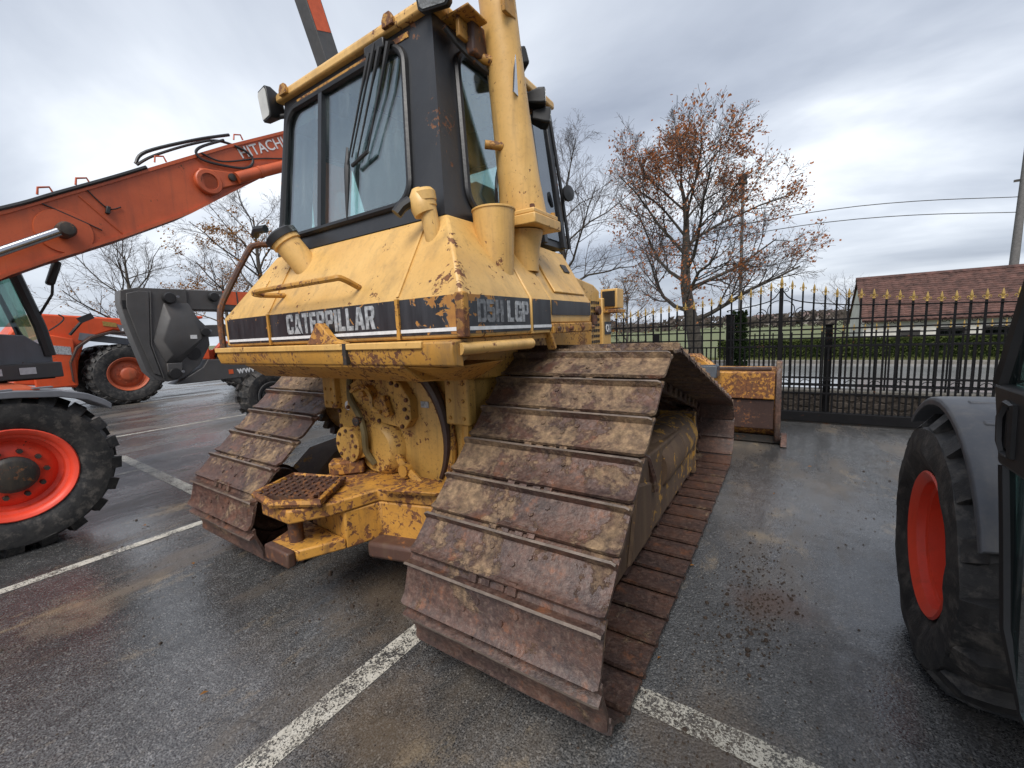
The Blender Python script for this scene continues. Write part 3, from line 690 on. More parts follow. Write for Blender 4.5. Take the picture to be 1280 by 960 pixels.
make_tree('bare_tree','bare tree with fine spreading twigs above the orange loader',(-30.8,7.6,0.0),8.4,4.8,0.22,41,LEAFO,350,0.28,1.0,(0.2,0.6),0.1)
make_tree('autumn_tree','tree with thick ochre and brown leaves left of the bulldozer cab',(-21.3,10.4,0.0),9.6,4.4,0.22,53,LEAFO,3800,0.25,1.0,(0.2,0.75),0.10)
make_tree('autumn_tree','low ochre leaved tree above the grey lift arm',(-25.6,10.4,0.0),6.3,3.6,0.16,61,LEAFO,2200,0.25,0.9,(0.2,0.8),0.10)
make_tree('small_tree','tiny bare tree left of the red tiled house',(5.3,38,-1.6),6.0,2.6,0.1,71,None,0,0.3,0.8,levels=3)

# ---- lamp post with ivy, utility pole, wires
lp = thing('lamp_post', (0.27,18.2,-0.42), 'slim grey lamp post rising through the russet tree', 'lamp post')
MB().tube([(0.27,18.2,-0.45),(0.27,18.2,3.5),(0.27,18.2,6.75)],[0.085,0.065,0.05],10).build('pole', POLE, lp)
MB().box(0.12,0.42,18.05,18.35,6.7,6.82).cyl((0.27,18.2,6.82),(0.27,18.2,7.05),0.13,0.17,10).build('lamp_head', DSTEEL, lp, bevel=0.01)
iv = thing('ivy_bush', (0.3,17.8,-0.42), 'dark ivy bush wrapped round the foot of the lamp post', 'bush')
P=[]; r_=random.Random(4)
for _ in range(1800):
    a=r_.uniform(0,2*pi); z=r_.random(); rad=(0.36*(1-0.25*z))*sqrt(r_.random()); P.append((0.3+rad*cos(a),17.75+rad*sin(a),-0.42+z*2.25))
leaf_cloud(MB(),P,0.13,r_).build('foliage', IVY, iv, smooth=0)
MB().tube([(0.3,17.75,-0.42),(0.3,17.75,1.7)],0.05,6).build('stem', BARK, iv)
up_ = thing('utility_pole', (12.45,34.8,-1.62), 'grey utility pole at the right edge behind the red roof', 'pole')
MB().tube([(12.35,34.75,-1.7),(12.95,36.2,11.0)],[0.24,0.15],10).build('pole', POLE, up_)
MB().box(12.45,13.35,35.9,36.0,8.6,8.72).build('crossarm', DSTEEL, up_)
for i,(za,zb) in enumerate(((7.75,7.35),(6.9,6.7))):
    w = MB().tube(bez([(13.0,36.1,za),(2.3,29.0,zb),(-13.4,37.8,zb+0.4),(-40,60,zb+1.6)],10),0.022,5).build('overhead_wire', DSTEEL)
    tag(w,'%s of the two black overhead wires running left from the utility pole'%('upper','lower')[i],'wire',group='overhead wires')

# ================================================================== BULLDOZER
DZ = thing('bulldozer', (0,1.6,0), 'big yellow crawler bulldozer with black cab and rusty muddy tracks', 'bulldozer')
# ---------------- tracks
C_R, C_S, C_F = ((0.20,0.37),0.31), ((0.93,0.96),0.36), ((3.27,0.37),0.31)
def hull_path():
    P = []
    for (c, R) in (C_R, C_S, C_F):
        for i in range(240): a = 2*pi*i/240; P.append((c[0]+R*cos(a), c[1]+R*sin(a)))
    P = sorted(set(P))
    def half(P):
        h = []
        for p in P:
            while len(h) >= 2 and (h[-1][0]-h[-2][0])*(p[1]-h[-2][1])-(h[-1][1]-h[-2][1])*(p[0]-h[-2][0]) <= 0: h.pop()
            h.append(p)
        return h
    H = half(P)[:-1]+half(P[::-1])[:-1]      # counter-clockwise in (y,z)
    return H[::-1]                            # clockwise: bottom run towards the rear
HP = hull_path(); nH = len(HP)
segl = [sqrt((HP[(i+1)%nH][0]-HP[i][0])**2+(HP[(i+1)%nH][1]-HP[i][1])**2) for i in range(nH)]
PER = sum(segl); NSH = round(PER/0.196); PIT = PER/NSH
def path_at(s):
    s %= PER
    for i in range(nH):
        if s <= segl[i]:
            a, b = HP[i], HP[(i+1)%nH]; u = s/segl[i]; return (a[0]+(b[0]-a[0])*u, a[1]+(b[1]-a[1])*u)
        s -= segl[i]
    return HP[0]
def shoe_mesh(v):
    m = MB(); k = PIT/0.196; r = random.Random(v)
    prof = [(0.100,-0.012),(0.101,0.004),(0.072,0.010),(0.066,0.046),(0.056,0.048),(0.048,0.017),(0.0,0.015),(-0.070,0.016),(-0.088,0.024),(-0.104,0.034),(-0.108,0.020),(-0.088,0.006),(-0.06,0.0),(0.06,0.0)]
    xs = [-0.43,-0.415,-0.25,-0.1,0.05,0.2,0.33,0.415,0.43]; rings = []
    for x in xs:
        e = 0.93 if abs(x) > 0.42 else 1.0
        rings.append([(x, y*k*e, z*(0.9 if (abs(x) > 0.42 and z > 0.03) else 1.0)+(0.0035*noise.noise(Vector((x*7,y*20,v*3.1))) if z > 0.01 else 0)) for y, z in prof])
    m.loft(rings)
    bolts(m, [(-0.115,-0.03,0.014),(-0.055,0.01,0.014),(0.055,-0.03,0.014),(0.115,0.01,0.014)], (0,0,1), 0.012, 0.008)
    me = bpy.data.meshes.new('shoe'); me.from_pydata(m.v,[],m.f); fixn(me); me.materials.append(TRK); me.materials.append(WORN)
    for pl in me.polygons:
        if all(me.vertices[i].co.z > 0.038 for i in pl.vertices): pl.material_index = 1
    me.polygons.foreach_set('use_smooth',[True]*len(me.polygons)); me.set_sharp_from_angle(angle=radians(30)); return me
SHOES = [shoe_mesh(v) for v in range(4)]
def link_mesh():
    m = MB()
    for sx in (-1,1): m.box(sx*0.085-0.016, sx*0.085+0.016, -0.105, 0.105, -0.085, -0.002)
    m.cyl((-0.12,0.098,-0.045),(0.12,0.098,-0.045),0.030,n=10)
    for xx in (-0.085,-0.03,0.035,0.09): m.box(xx-0.017, xx+0.017, 0.074, 0.118, -0.03, 0.024 if abs(xx) > 0.05 else 0.017)
    me = bpy.data.meshes.new('link'); me.from_pydata(m.v,[],m.f); fixn(me); me.materials.append(TRK); return me
LINK = link_mesh()
sr = random.Random(21)
for side in (1, -1):
    xc = side*1.08
    # the track part carries the roller frame; shoes, links and wheels are its pieces
    fr = MB()
    fr.prism([(0.42,0.14),(2.75,0.14),(2.80,0.24),(2.76,0.50),(2.25,0.62),(1.3,0.66),(0.62,0.60),(0.42,0.45)], 'x', xc-0.17, xc+0.185)
    trk = fr.build('track_frame', CAKED, DZ, bevel=0.012); tag(trk,'mud caked yellow roller frame of the %s track'%('near' if side>0 else 'far'))
    MB().lathe([(0.05,0.0),(0.185,0.005),(0.20,0.03),(0.20,0.50),(0.205,0.505),(0.205,0.55),(0.20,0.555),(0.20,1.05),(0.19,1.08),(0.10,1.085)],(xc+0.035,1.62,0.47),(0,1,0),28).build('recoil_housing', CAKED, trk)
    MB().box(xc-0.16,xc+0.20,2.72,2.79,0.10,0.66).build('frame_end_plate', CAKED, trk, bevel=0.008)
    MB().tube([(xc+0.12,1.25,0.70),(xc+0.18,1.30,0.64),(xc+0.20,1.34,0.52),(xc+0.205,1.36,0.42)],0.022,6).build('clamp_strap', TRK, trk)
    MB().hexa([(xc+0.187,0.86,0.16),(xc+0.187,1.30,0.16),(xc+0.187,1.30,0.50),(xc+0.187,1.02,0.58)],[(xc+0.205,0.88,0.17),(xc+0.205,1.29,0.17),(xc+0.205,1.29,0.49),(xc+0.205,1.03,0.56)]).build('guard_plate', CAKED, trk, bevel=0.004)
    for i in range(7):
        y = 0.62+i*0.335
        MB().lathe([(0.03,-0.17),(0.10,-0.165),(0.10,-0.12),(0.075,-0.115),(0.075,0.115),(0.10,0.12),(0.10,0.165),(0.03,0.17)],(xc,y,0.175),(1,0,0),16).build('roller', TRK, trk)
    for (c,R) in (C_R, C_F):
        MB().lathe([(0.04,-0.13),(0.07,-0.12),(R-0.16,-0.06),(R-0.13,-0.09),(R-0.10,-0.09),(R-0.095,-0.045),(R-0.075,-0.04),(R-0.075,0.04),(R-0.095,0.045),(R-0.10,0.09),(R-0.13,0.09),(R-0.16,0.06),(0.07,0.12),(0.04,0.13)],(xc,c[0],c[1]),(1,0,0),32).build('idler', TRK, trk)
    # sprocket with teeth
    sp = MB(); nt = 25; R = 0.36
    ring = []
    for i in range(nt*4):
        a = 2*pi*i/(nt*4); rr = (R-0.035) if i%4 in (0,1) else (R-0.075); ring.append((rr*cos(a), rr*sin(a)))
    cy, cz = C_S[0]
    sp.loft([[(xc-0.03,cy+p[0],cz+p[1]) for p in ring],[(xc+0.03,cy+p[0],cz+p[1]) for p in ring]])
    so_ = sp.build('sprocket', TRK, trk)
    hb = MB().lathe([(0.27,-0.34),(0.27,-0.05),(0.25,0.035),(0.20,0.045),(0.19,0.12),(0.15,0.13),(0.14,0.17),(0.05,0.175)],(xc,cy,cz),(side,0,0),28)
    bolts(hb, [(xc+side*0.05,cy+0.225*cos(2*pi*i/16),cz+0.225*sin(2*pi*i/16)) for i in range(16)], (side,0,0), 0.014, 0.02)
    hb.build('final_drive', YELW, trk)
    for i in range(NSH):
        s = (i+0.4)*PIT; p0 = path_at(s-PIT*0.48); p1 = path_at(s+PIT*0.48)
        mid = path_at(s); y, z = mid; T = (p1[0]-p0[0], p1[1]-p0[1]); a = atan2(T[1], T[0])
        y = (p0[0]+p1[0])/2*0.6+y*0.4; z = (p0[1]+p1[1])/2*0.6+z*0.4
        Mx = Matrix.Translation((xc, y, z)) @ Matrix.Rotation(a+sr.uniform(-.012,.012),4,'X')
        inst(SHOES[sr.randrange(4)], 'shoe', trk, Mx)
        inst(LINK, 'link', trk, Mx)
# mud lumps stuck to the shoes
md = MB()
def lump(c, n, r, h, seed):
    n = Vector(n).normalized(); a = Vector((1,0,0)); b = n.cross(a).normalized(); c = Vector(c)
    rings=[]; K=14
    for j,(q,hh) in enumerate(((1.0,-0.02),(0.9,0.12),(0.6,0.35),(0.2,0.45))):
        rings.append([c+(a*cos(2*pi*i/K)+b*sin(2*pi*i/K))*r*q*(1+0.55*noise.noise(Vector((cos(2*pi*i/K)*1.3,sin(2*pi*i/K)*1.3,seed))))+n*(h*hh*(1+0.5*noise.noise(Vector((i*0.8,j,seed))))+0.0) for i in range(K)])
    md.loft(rings)
lr = random.Random(8)
def clods(cx, cy, cz, n_, k, spread, rr):
    n_ = Vector(n_).normalized(); tv = Vector((0, n_.z, -n_.y))
    for _ in range(k):
        c = Vector((cx, cy, cz))+Vector((1,0,0))*lr.gauss(0, spread)+tv*lr.gauss(0, spread*0.55)
        lump(c, n_, rr*lr.uniform(0.4,1.3), rr*lr.uniform(0.35,0.8), lr.uniform(0,90))
clods(1.07,-0.112,0.345,(0,-1,0.12),12,0.035,0.020)
mo = md.build('mud', MUD, DZ); mo['kind'] = 'stuff'

# ---------------- rear tank and side consoles
def frust(x0,x1,y0,y1,z0,z1,X0,X1,Y0,Y1,Z1, bt=None):
    return MB().loft([[(x0,y0,z0),(x1,y0,z0),(x1,y1,z0),(x0,y1,z0)],[(x0,y0,z1),(x1,y0,z1),(x1,y1,z1),(x0,y1,z1)],[(X0,Y0,Z1),(X1,Y0,Z1),(X1,Y1,Z1),(X0,Y1,Z1)]])
tank = MB().loft([[(-.95,0,1.435),(.95,0,1.435),(.95,.487,1.435),(-.95,.487,1.435)],[(-.95,0,1.605),(.95,0,1.605),(.95,.487,1.605),(-.95,.487,1.605)],
                 [(-.70,.235,1.97),(.70,.235,1.97),(.70,.56,1.97),(-.70,.56,1.97)]]).build('fuel_tank', YELT, DZ, bevel=0.012)
for sg in (1,-1):
    MB().loft([[(sg*.952,.496,1.435),(sg*.952,.686,1.435),(sg*.45,.686,1.435),(sg*.45,.496,1.435)],[(sg*.952,.496,1.605),(sg*.952,.686,1.605),(sg*.45,.686,1.605),(sg*.45,.496,1.605)],
               [(sg*.702,.568,1.965),(sg*.702,.735,1.965),(sg*.45,.735,1.965),(sg*.45,.568,1.965)]]).build('side_panel', YEL, DZ, bevel=0.006)
    con = MB().loft([[(sg*.945,.694,1.485),(sg*.945,1.20,1.485),(sg*.45,1.20,1.485),(sg*.45,.694,1.485)],[(sg*.948,.694,1.605),(sg*.948,1.205,1.605),(sg*.45,1.205,1.605),(sg*.45,.694,1.605)],
               [(sg*.71,.744,1.95),(sg*.71,1.33,1.93),(sg*.45,1.33,1.93),(sg*.45,.744,1.95)]]).build('console', YEL, DZ, bevel=0.006)
    # hatch on the sloping console face
    A,B_,Cc,D_ = Vector((sg*.925,.78,1.64)),Vector((sg*.92,1.17,1.64)),Vector((sg*.735,1.25,1.895)),Vector((sg*.735,.84,1.905))
    nn_ = ((B_-A).cross(D_-A)).normalized(); nn_ = nn_ if nn_.x*sg>0 else -nn_
    ht = MB().hexa([p+nn_*0.0 for p in (A,B_,Cc,D_)],[p+nn_*0.012 for p in (A,B_,Cc,D_)]).build('hatch', YEL, con, bevel=0.005)
    q = A.lerp(Cc,0.62)+Vector((0,0.06,0))
    e1=(B_-A).normalized(); e2=(D_-A).normalized()
    MB().obox(q+nn_*0.015,e1,e2,nn_,0.035,0.03,0.004).build('latch', DSTEEL, con)
    MB().box(sg*.90-.06,sg*.90+.06,.70,1.20,1.43,1.483).build('console_sill', YELW, con, bevel=0.006)
    MB().obox((sg*.93,.69,1.43),(1,0,0),(0,.5,-.86),(0,.86,.5),0.022,0.09,0.012).build('stay', YELW, con, bevel=0.004)
    bb_ = MB(); bolts(bb_,[(sg*.962,.75+.15*i,1.455) for i in range(4)],(sg,0,0),.012,.012); bb_.build('bolts', RUSTP, con)
# black band with the stripe, on the rear and both sides
e = 0.004
MB().box(-.905,-.425,-e,-0.0015,1.452,1.598).build('band', BAND, tank)
MB().box(-.405,.600,-e,-0.0015,1.452,1.598).build('band', BAND, tank)
MB().box(.622,.925,-e,-0.0015,1.452,1.598).build('band', BAND, tank)
for a,b in ((-.905,-.425),(-.405,.600),(.622,.925)): MB().box(a,b,-e-.002,-e-.0005,1.463,1.477).build('white_stripe', WHT, tank)
for sg in (1,-1):
    for a,b in ((.03,.478),): 
        MB().box(min(sg*.9515,sg*.9545),max(sg*.9515,sg*.9545),a,b,1.452,1.598).build('band', BAND, tank)
        MB().box(min(sg*.955,sg*.957),max(sg*.955,sg*.957),a,b,1.463,1.477).build('white_stripe', WHT, tank)
    MB().box(min(sg*.9535,sg*.9560),max(sg*.9535,sg*.9560),.505,.680,1.452,1.598).build('band', BAND, DZ)
    MB().box(min(sg*.9565,sg*.958),max(sg*.9565,sg*.958),.505,.680,1.463,1.477).build('white_stripe', WHT, DZ)
    MB().box(min(sg*.9490,sg*.9515),max(sg*.9490,sg*.9515),.702,1.198,1.525,1.60).build('band', BAND, DZ)
# upright strips and seams of the rear plate
for x,xt in ((-.415,-.47),(.611,.585)):
    MB().box(x-.009,x+.009,-.012,-.0005,1.437,1.602).build('seam_strip', YELW, tank)
    d = Vector((xt-x,.235,.365)); dn=d.normalized(); n_=Vector((0,-.365,.235)).normalized()
    MB().obox(Vector((x,0,1.605))+d*0.5+n_*0.002,dn,dn.cross(n_),n_,d.length/2*0.98,0.007,0.005).build('seam_strip', YEL, tank)
MB().box(.922,.962,-.010,.028,1.437,1.605).build('corner_strip', YELR, tank, bevel=0.006)
GLY = {
 'C': (1,[(.15,0),(.85,0),(1,.12),(1,.36),(.67,.36),(.67,.20),(.34,.20),(.34,.80),(.67,.80),(.67,.64),(1,.64),(1,.88),(.85,1),(.15,1),(0,.88),(0,.12)],None),
 'A': (1.1,[(0,0),(.29,0),(.36,.2),(.64,.2),(.71,0),(1,0),(.69,1),(.31,1)],[(.42,.38),(.58,.38),(.5,.76)]),
 'T': (.92,[(.33,0),(.67,0),(.67,.8),(1,.8),(1,1),(0,1),(0,.8),(.33,.8)],None),
 'E': (.86,[(0,0),(.97,0),(.97,.2),(.38,.2),(.38,.41),(.88,.41),(.88,.6),(.38,.6),(.38,.8),(.97,.8),(.97,1),(0,1)],None),
 'R': (1,[(0,0),(.34,0),(.34,.40),(.46,.40),(.64,0),(1,0),(.80,.43),(.95,.5),(1,.6),(1,.88),(.85,1),(0,1)],[(.34,.57),(.66,.57),(.66,.82),(.34,.82)]),
 'P': (.95,[(0,0),(.34,0),(.34,.36),(.85,.36),(1,.48),(1,.88),(.85,1),(0,1)],[(.34,.55),(.66,.55),(.66,.82),(.34,.82)]),
 'I': (.36,[(0,0),(1,0),(1,1),(0,1)],None),
 'L': (.82,[(0,0),(.97,0),(.97,.2),(.40,.2),(.40,1),(0,1)],None),
 'D': (1,[(0,0),(.85,0),(1,.12),(1,.88),(.85,1),(0,1)],[(.34,.2),(.66,.2),(.66,.8),(.34,.8)]),
 '5': (1,[(0,.12),(.15,0),(.85,0),(1,.12),(1,.55),(.85,.66),(.34,.66),(.34,.80),(.95,.80),(.95,1),(0,1),(0,.47),(.66,.47),(.66,.2),(.34,.2),(.34,.32),(0,.32)],None),
 'H': (1,[(0,0),(.34,0),(.34,.40),(.66,.40),(.66,0),(1,0),(1,1),(.66,1),(.66,.6),(.34,.6),(.34,1),(0,1)],None),
 'G': (1,[(.15,0),(1,0),(1,.52),(.55,.52),(.55,.36),(.67,.36),(.67,.2),(.34,.2),(.34,.8),(.67,.8),(.67,.64),(1,.64),(1,.88),(.85,1),(.15,1),(0,.88),(0,.12)],None)}
def block_word(word, parent, O, X, Z, out, total, h, mats):
    O,X,Z,out = Vector(O),Vector(X),Vector(Z),Vector(out); gap=.13
    tw = sum(GLY[c][0] for c in word)+gap*(len(word)-1); k = total/tw; u = 0.0
    for i,c in enumerate(word):
        w,P,H_ = GLY[c]; mat = mats[i%len(mats)]
        pr = [O+X*((u+p[0]*w)*k)+Z*(p[1]*h) for p in P]
        MB().hexa(pr,[q+out*.0022 for q in pr]).build('letter', mat, parent, smooth=0)
        if H_:
            ph = [O+X*((u+p[0]*w)*k)+Z*(p[1]*h)+out*.0026 for p in H_]
            MB().hexa(ph,[q+out*.0008 for q in ph]).build('letter_counter', BAND, parent, smooth=0)
        u += w+gap
block_word('CATERPILLAR', tank, (-.235,-.0042,1.488),(1,0,0),(0,0,1),(0,-1,0),.70,.100,[SILV])
MB().hexa([(-.176,-.0068,1.485),(-.098,-.0068,1.485),(-.137,-.0068,1.536)],[(-.176,-.0084,1.485),(-.098,-.0084,1.485),(-.137,-.0084,1.536)]).build('emblem_triangle', BAND, tank, smooth=0)
MB().hexa([(-.166,-.0086,1.488),(-.108,-.0086,1.488),(-.137,-.0086,1.527)],[(-.166,-.0098,1.488),(-.108,-.0098,1.488),(-.137,-.0098,1.527)]).build('emblem_triangle', SILV, tank, smooth=0)
FADE = m_simple('worn_off_lettering', (0.22, 0.23, 0.245), 0.45, var=0.45, scale=45.0)
block_word('D5H', tank, (.9547,.085,1.492),(0,1,0),(0,0,1),(1,0,0),.175,.090,[FADE])
block_word('L', tank, (.9547,.292,1.492),(0,1,0),(0,0,1),(1,0,0),.048,.090,[SILV])
block_word('GP', tank, (.9547,.352,1.492),(0,1,0),(0,0,1),(1,0,0),.110,.090,[SILV])
# sill beam and its bracket
MB().loft([[(x,-.005,1.432),(x,-.062,1.425),(x,-.066,1.385),(x,-.05,1.335),(x,.0,1.325)] for x in (-.945,.945)]).build('rear_sill', YELW, DZ, bevel=0.006)
MB().box(-.945,.80,-.075,-.058,1.402,1.430).build('sill_lip', YEL, DZ, bevel=0.004)
for sg in (1,-1):
    MB().cyl((sg*.94,-.02,1.395),(sg*.94,.50,1.392),.024,n=14).build('side_sill', YEL, DZ)
br = MB().loft([[(.02,-.062,1.430),(.32,-.062,1.430),(.20,-.05,1.455),(.12,-.05,1.53),(.09,-.05,1.53)],[(.02,-.02,1.430),(.32,-.02,1.430),(.20,-.012,1.455),(.12,-.012,1.53),(.09,-.012,1.53)]])
br.build('sill_bracket', YELR, DZ, bevel=0.006)
MB().box(.318,.342,-.0775,-.058,1.338,1.4315).build('oil_stained_seam', DSTEEL, DZ)
# belly pans below the tank
MB().prism([(-.045,1.328),(.06,1.255),(.75,1.20),(1.6,1.20),(1.6,1.43),(-.0,1.43)],'x',-.66,.66).build('belly_pan', YELW, DZ, bevel=0.008)
for sg in (1,-1):
    x0,x1 = sorted((sg*.665,sg*.93))
    MB().prism([(.0,1.34),(.14,1.41),(.68,1.41),(.68,1.432),(-.003,1.432)],'x',x0,x1).build('tank_floor', YELW, DZ)
    w_ = .88 if sg > 0 else .72
    MB().loft([[(sg*.30,-.02,1.325),(sg*w_,-.02,1.325),(sg*(w_-.14),.20,1.245),(sg*.30,.20,1.245)],[(sg*.30,.36,1.325),(sg*w_,.36,1.325),(sg*(w_-.14),.36,1.245),(sg*.30,.36,1.245)]]).build('mount_box', YELW, DZ, bevel=0.006)
# grab rails
MB().tube(bez([(-.34,.06,1.70),(-.37,-.06,1.70),(-.36,-.075,1.715),(.05,-.07,1.715),(.27,-.065,1.715),(.31,-.04,1.715),(.315,.045,1.68)],6),.0135,8).build('grab_rail', YELW, DZ)
for sg in (-1,):
    MB().tube(bez([(-.975,-.01,1.38),(-.98,-.01,1.5),(-.98,.0,1.66),(-.965,.06,1.80),(-.93,.18,2.03),(-.91,.22,2.07),(-.86,.30,2.08),(-.72,.36,2.06)],6),.019,8).build('handrail', RUSTP, DZ)
# small step hatch on the left of the tank slope
hn = Vector((0,-.365,.25)).normalized()
MB().obox((-.67,.105,1.775),(1,.1,.1),(0,.56,.83),hn,.055,.04,.006).build('tank_plate', YEL, tank, bevel=0.003)
# fillers
def filler(b, d, r, L, name, cap):
    b, d = Vector(b), Vector(d).normalized()
    o = MB().lathe([(r,-.10),(r,L*.8),(r*1.12,L*.82),(r*1.12,L),(r*.8,L+.004)],b,d,20).build(name, YEL, DZ)
    MB().lathe([(r*1.22,L),(r*1.25,L+.035),(r*.9,L+.05),(r*.2,L+.055)],b,d,16).build('filler_cap', cap, o)
    return o
f1 = filler((-.34,.175,1.90),(-.38,-.42,.82),.072,.13,'fuel_filler',PLAS)
MB().tube([(-.46,.06,2.07),(-.52,.04,2.07),(-.56,.05,2.05)],.022,8).build('cap_lever', PLAS, f1)
f2 = filler((.655,.185,1.90),(-.08,-.12,.98),.037,.12,'oil_filler',YEL)
MB().lathe([(.050,.07),(.054,.10),(.044,.15),(.02,.18)],(.655,.185,1.90),(-.25,-.2,.95),14).build('filler_neck', YEL, f2)
MB().tube([(.59,.13,2.02),(.57,.10,1.995),(.555,.08,1.965)],.024,8).build('cap_lever', PLAS, f2)
# big duct and the post on the right of the cab
def post_side(sg):
    d = MB().lathe([(.075,-.38),(.098,.0),(.102,.002),(.102,.008),(.095,.012),(.02,.014)],(sg*.80,.445,2.000),(0,0,1),30).build('air_duct', YEL, DZ)
    pb = MB().loft([[(sg*.80+.10*cos(a)*s_,.70+.10*sin(a)*s_,z) for a in [2*pi*i/16 for i in range(16)]] for s_,z in ((.75,1.75),(.8,1.85),(1.05,1.95))]).build('post_socket', YEL, DZ)
    MB().box(sg*.80-.145,sg*.80+.145,.575,.845,1.955,2.005).box(sg*.80-.135,sg*.80+.135,.585,.835,2.006,2.03).build('post_flange', YEL, pb, bevel=0.006)
    fb_ = MB(); bolts(fb_,[(sg*.80+a*.115,.71+b*.105,2.03) for a in (-1,1) for b in (-1,1)],(0,0,1),.014,.018); fb_.build('bolts', YELW, pb)
    R=[]
    for z,y,rx,ry in ((2.03,.71,.125,.105),(2.2,.685,.108,.098),(2.5,.645,.093,.09),(2.8,.605,.087,.085),(3.1,.565,.085,.083),(3.35,.535,.084,.082)):
        R.append([(sg*(.80-.02*(z-2.03))+rx*cos(a),y+ry*sin(a),z) for a in [2*pi*i/24 for i in range(24)]])
    po = MB().loft(R).build('support_post', YEL, DZ)
    MB().cyl((sg*.78,.565,2.70),(sg*.70,.50,2.715),.022,n=12).build('stub', YELW, po)
    MB().cyl((sg*.79,.60,2.335),(sg*.71,.53,2.345),.020,n=12).build('stub', YELW, po)
    MB().obox((sg*.862,.545,2.93),(0,-.1,1),(0,1,.1),(1,0,0),.075,.045,.010).build('gusset', YELW, po, bevel=0.004)
    MB().cyl((sg*.874,.545,2.95),(sg*.878,.545,2.95),.022,n=16).build('eyelet', DSTEEL, po)
    MB().obox((sg*.865,.60,2.62),(0,.15,1),(0,1,-.15),(1,0,0),.085,.03,.004).build('cover_plate', CHROME, po)
    return po
post_side(1); 

# ---------------- cab
CB = [(-.69,.235,1.972),(.69,.235,1.972),(.69,1.42,1.972),(-.69,1.42,1.972)]
CT = [(-.60,.33,2.86),(.60,.33,2.86),(.60,1.36,2.86),(-.60,1.36,2.86)]
cabf = MB().box(-.66,.66,.26,1.40,1.975,2.0).build('cab_floor', DSTEEL, DZ)
def cab_wall(b0, b1, t0, t1, holes, name, thick=0.045):
    # planar wall with one rounded opening; b0,b1 bottom, t0,t1 top corners
    b0,b1,t0,t1 = map(Vector,(b0,b1,t0,t1)); n_ = (b1-b0).cross(t0-b0).normalized()
    def P(u,v,o=0.0): return b0.lerp(b1,u).lerp(t0.lerp(t1,u),v)+n_*o
    u0,u1,v0,v1 = holes; K=7; asp=(b1-b0).length/(t0-b0).length
    ru, rv = 0.10/((b1-b0).length), 0.10/((t0-b0).length)
    inner=[]
    for cx,cy,a in ((u1-ru,v1-rv,0),(u0+ru,v1-rv,pi/2),(u0+ru,v0+rv,pi),(u1-ru,v0+rv,1.5*pi)):
        for k in range(K+1): b=a+pi/2*k/K; inner.append((cx+ru*cos(b),cy+rv*sin(b)))
    outer=[]
    for (u,v) in inner:
        cu,cv_=(u0+u1)/2,(v0+v1)/2; du,dv=u-cu,v-cv_
        s_=min(((1-cu)/du if du>1e-9 else (-cu/du if du<-1e-9 else 1e9)),((1-cv_)/dv if dv>1e-9 else (-cv_/dv if dv<-1e-9 else 1e9)))
        outer.append((min(1,max(0,cu+du*s_)),min(1,max(0,cv_+dv*s_))))
    # make sure corners are kept
    for cu,cv_ in ((1,1),(0,1),(0,0),(1,0)):
        i=min(range(len(outer)),key=lambda k:(outer[k][0]-cu)**2+(outer[k][1]-cv_)**2); outer[i]=(cu,cv_)
    n=len(inner); V=[P(*q) for q in outer]+[P(*q) for q in inner]+[P(*q,-thick) for q in outer]+[P(*q,-thick) for q in inner]
    F=[]
    for i in range(n):
        j=(i+1)%n; F+=[(i,j,n+j,n+i),(2*n+j,2*n+i,3*n+i,3*n+j),(n+i,n+j,3*n+j,3*n+i),(j,i,2*n+i,2*n+j)]
    w = MB().add(V,F).build(name, BLK, DZ, smooth=30)
    MB().tube([P(*q,0.004) for q in inner],0.019,8,closed=True).build('gasket', GASK, w)
    gl = MB().add([P(*q,-0.006) for q in inner]+[P(*q,-0.011) for q in inner],[tuple(range(n)),tuple(reversed(range(n,2*n)))]).build('window_pane', GLS, w, smooth=0)
    return w, P
# window openings as fractions of the wall
rear, PR = cab_wall(CB[0],CB[1],CT[0],CT[1],(.045,.855,.10,.925),'cab_rear_wall')
a_,b_ = PR(.335,.10,.004),PR(.325,.925,.004)
MB().obox((a_+b_)/2,(b_-a_),(1,0,0),(b_-a_).cross(Vector((1,0,0))),(b_-a_).length/2,.016,.014).build('window_bar', BLK, rear)
rightw, PW = cab_wall(CB[1],CB[2],CT[1],CT[2],(.14,.60,.06,.905),'cab_side_wall')
leftw, PL = cab_wall(CB[3],CB[0],CT[3],CT[0],(.12,.84,.06,.74),'cab_side_wall')
frontw, PF = cab_wall(CB[2],CB[3],CT[2],CT[3],(.10,.90,.06,.74),'cab_front_wall')
a_,b_=PW(.66,.0,.008),PW(.66,.97,.008)
for u in (.66,.74,.96):
    a_,b_=PW(u,.0,.012),PW(u,.985,.012); MB().obox((a_+b_)/2,b_-a_,(0,1,0),(1,0,0),(b_-a_).length/2,.022,.014).build('door_post', BLK, rightw, bevel=0.004)
a_=PW(.85,.03,.006);b_=PW(.85,.96,.006)
MB().obox((a_+b_)/2,b_-a_,(0,1,0),(1,0,.1),(b_-a_).length/2*.97,.085,.004).build('door_glass', GLD, rightw)
MB().tube([PW(1.0,.0,.03),PW(1.0,.5,.03),PW(.985,.97,.03)],.012,6).build('door_seal', GASK, rightw)
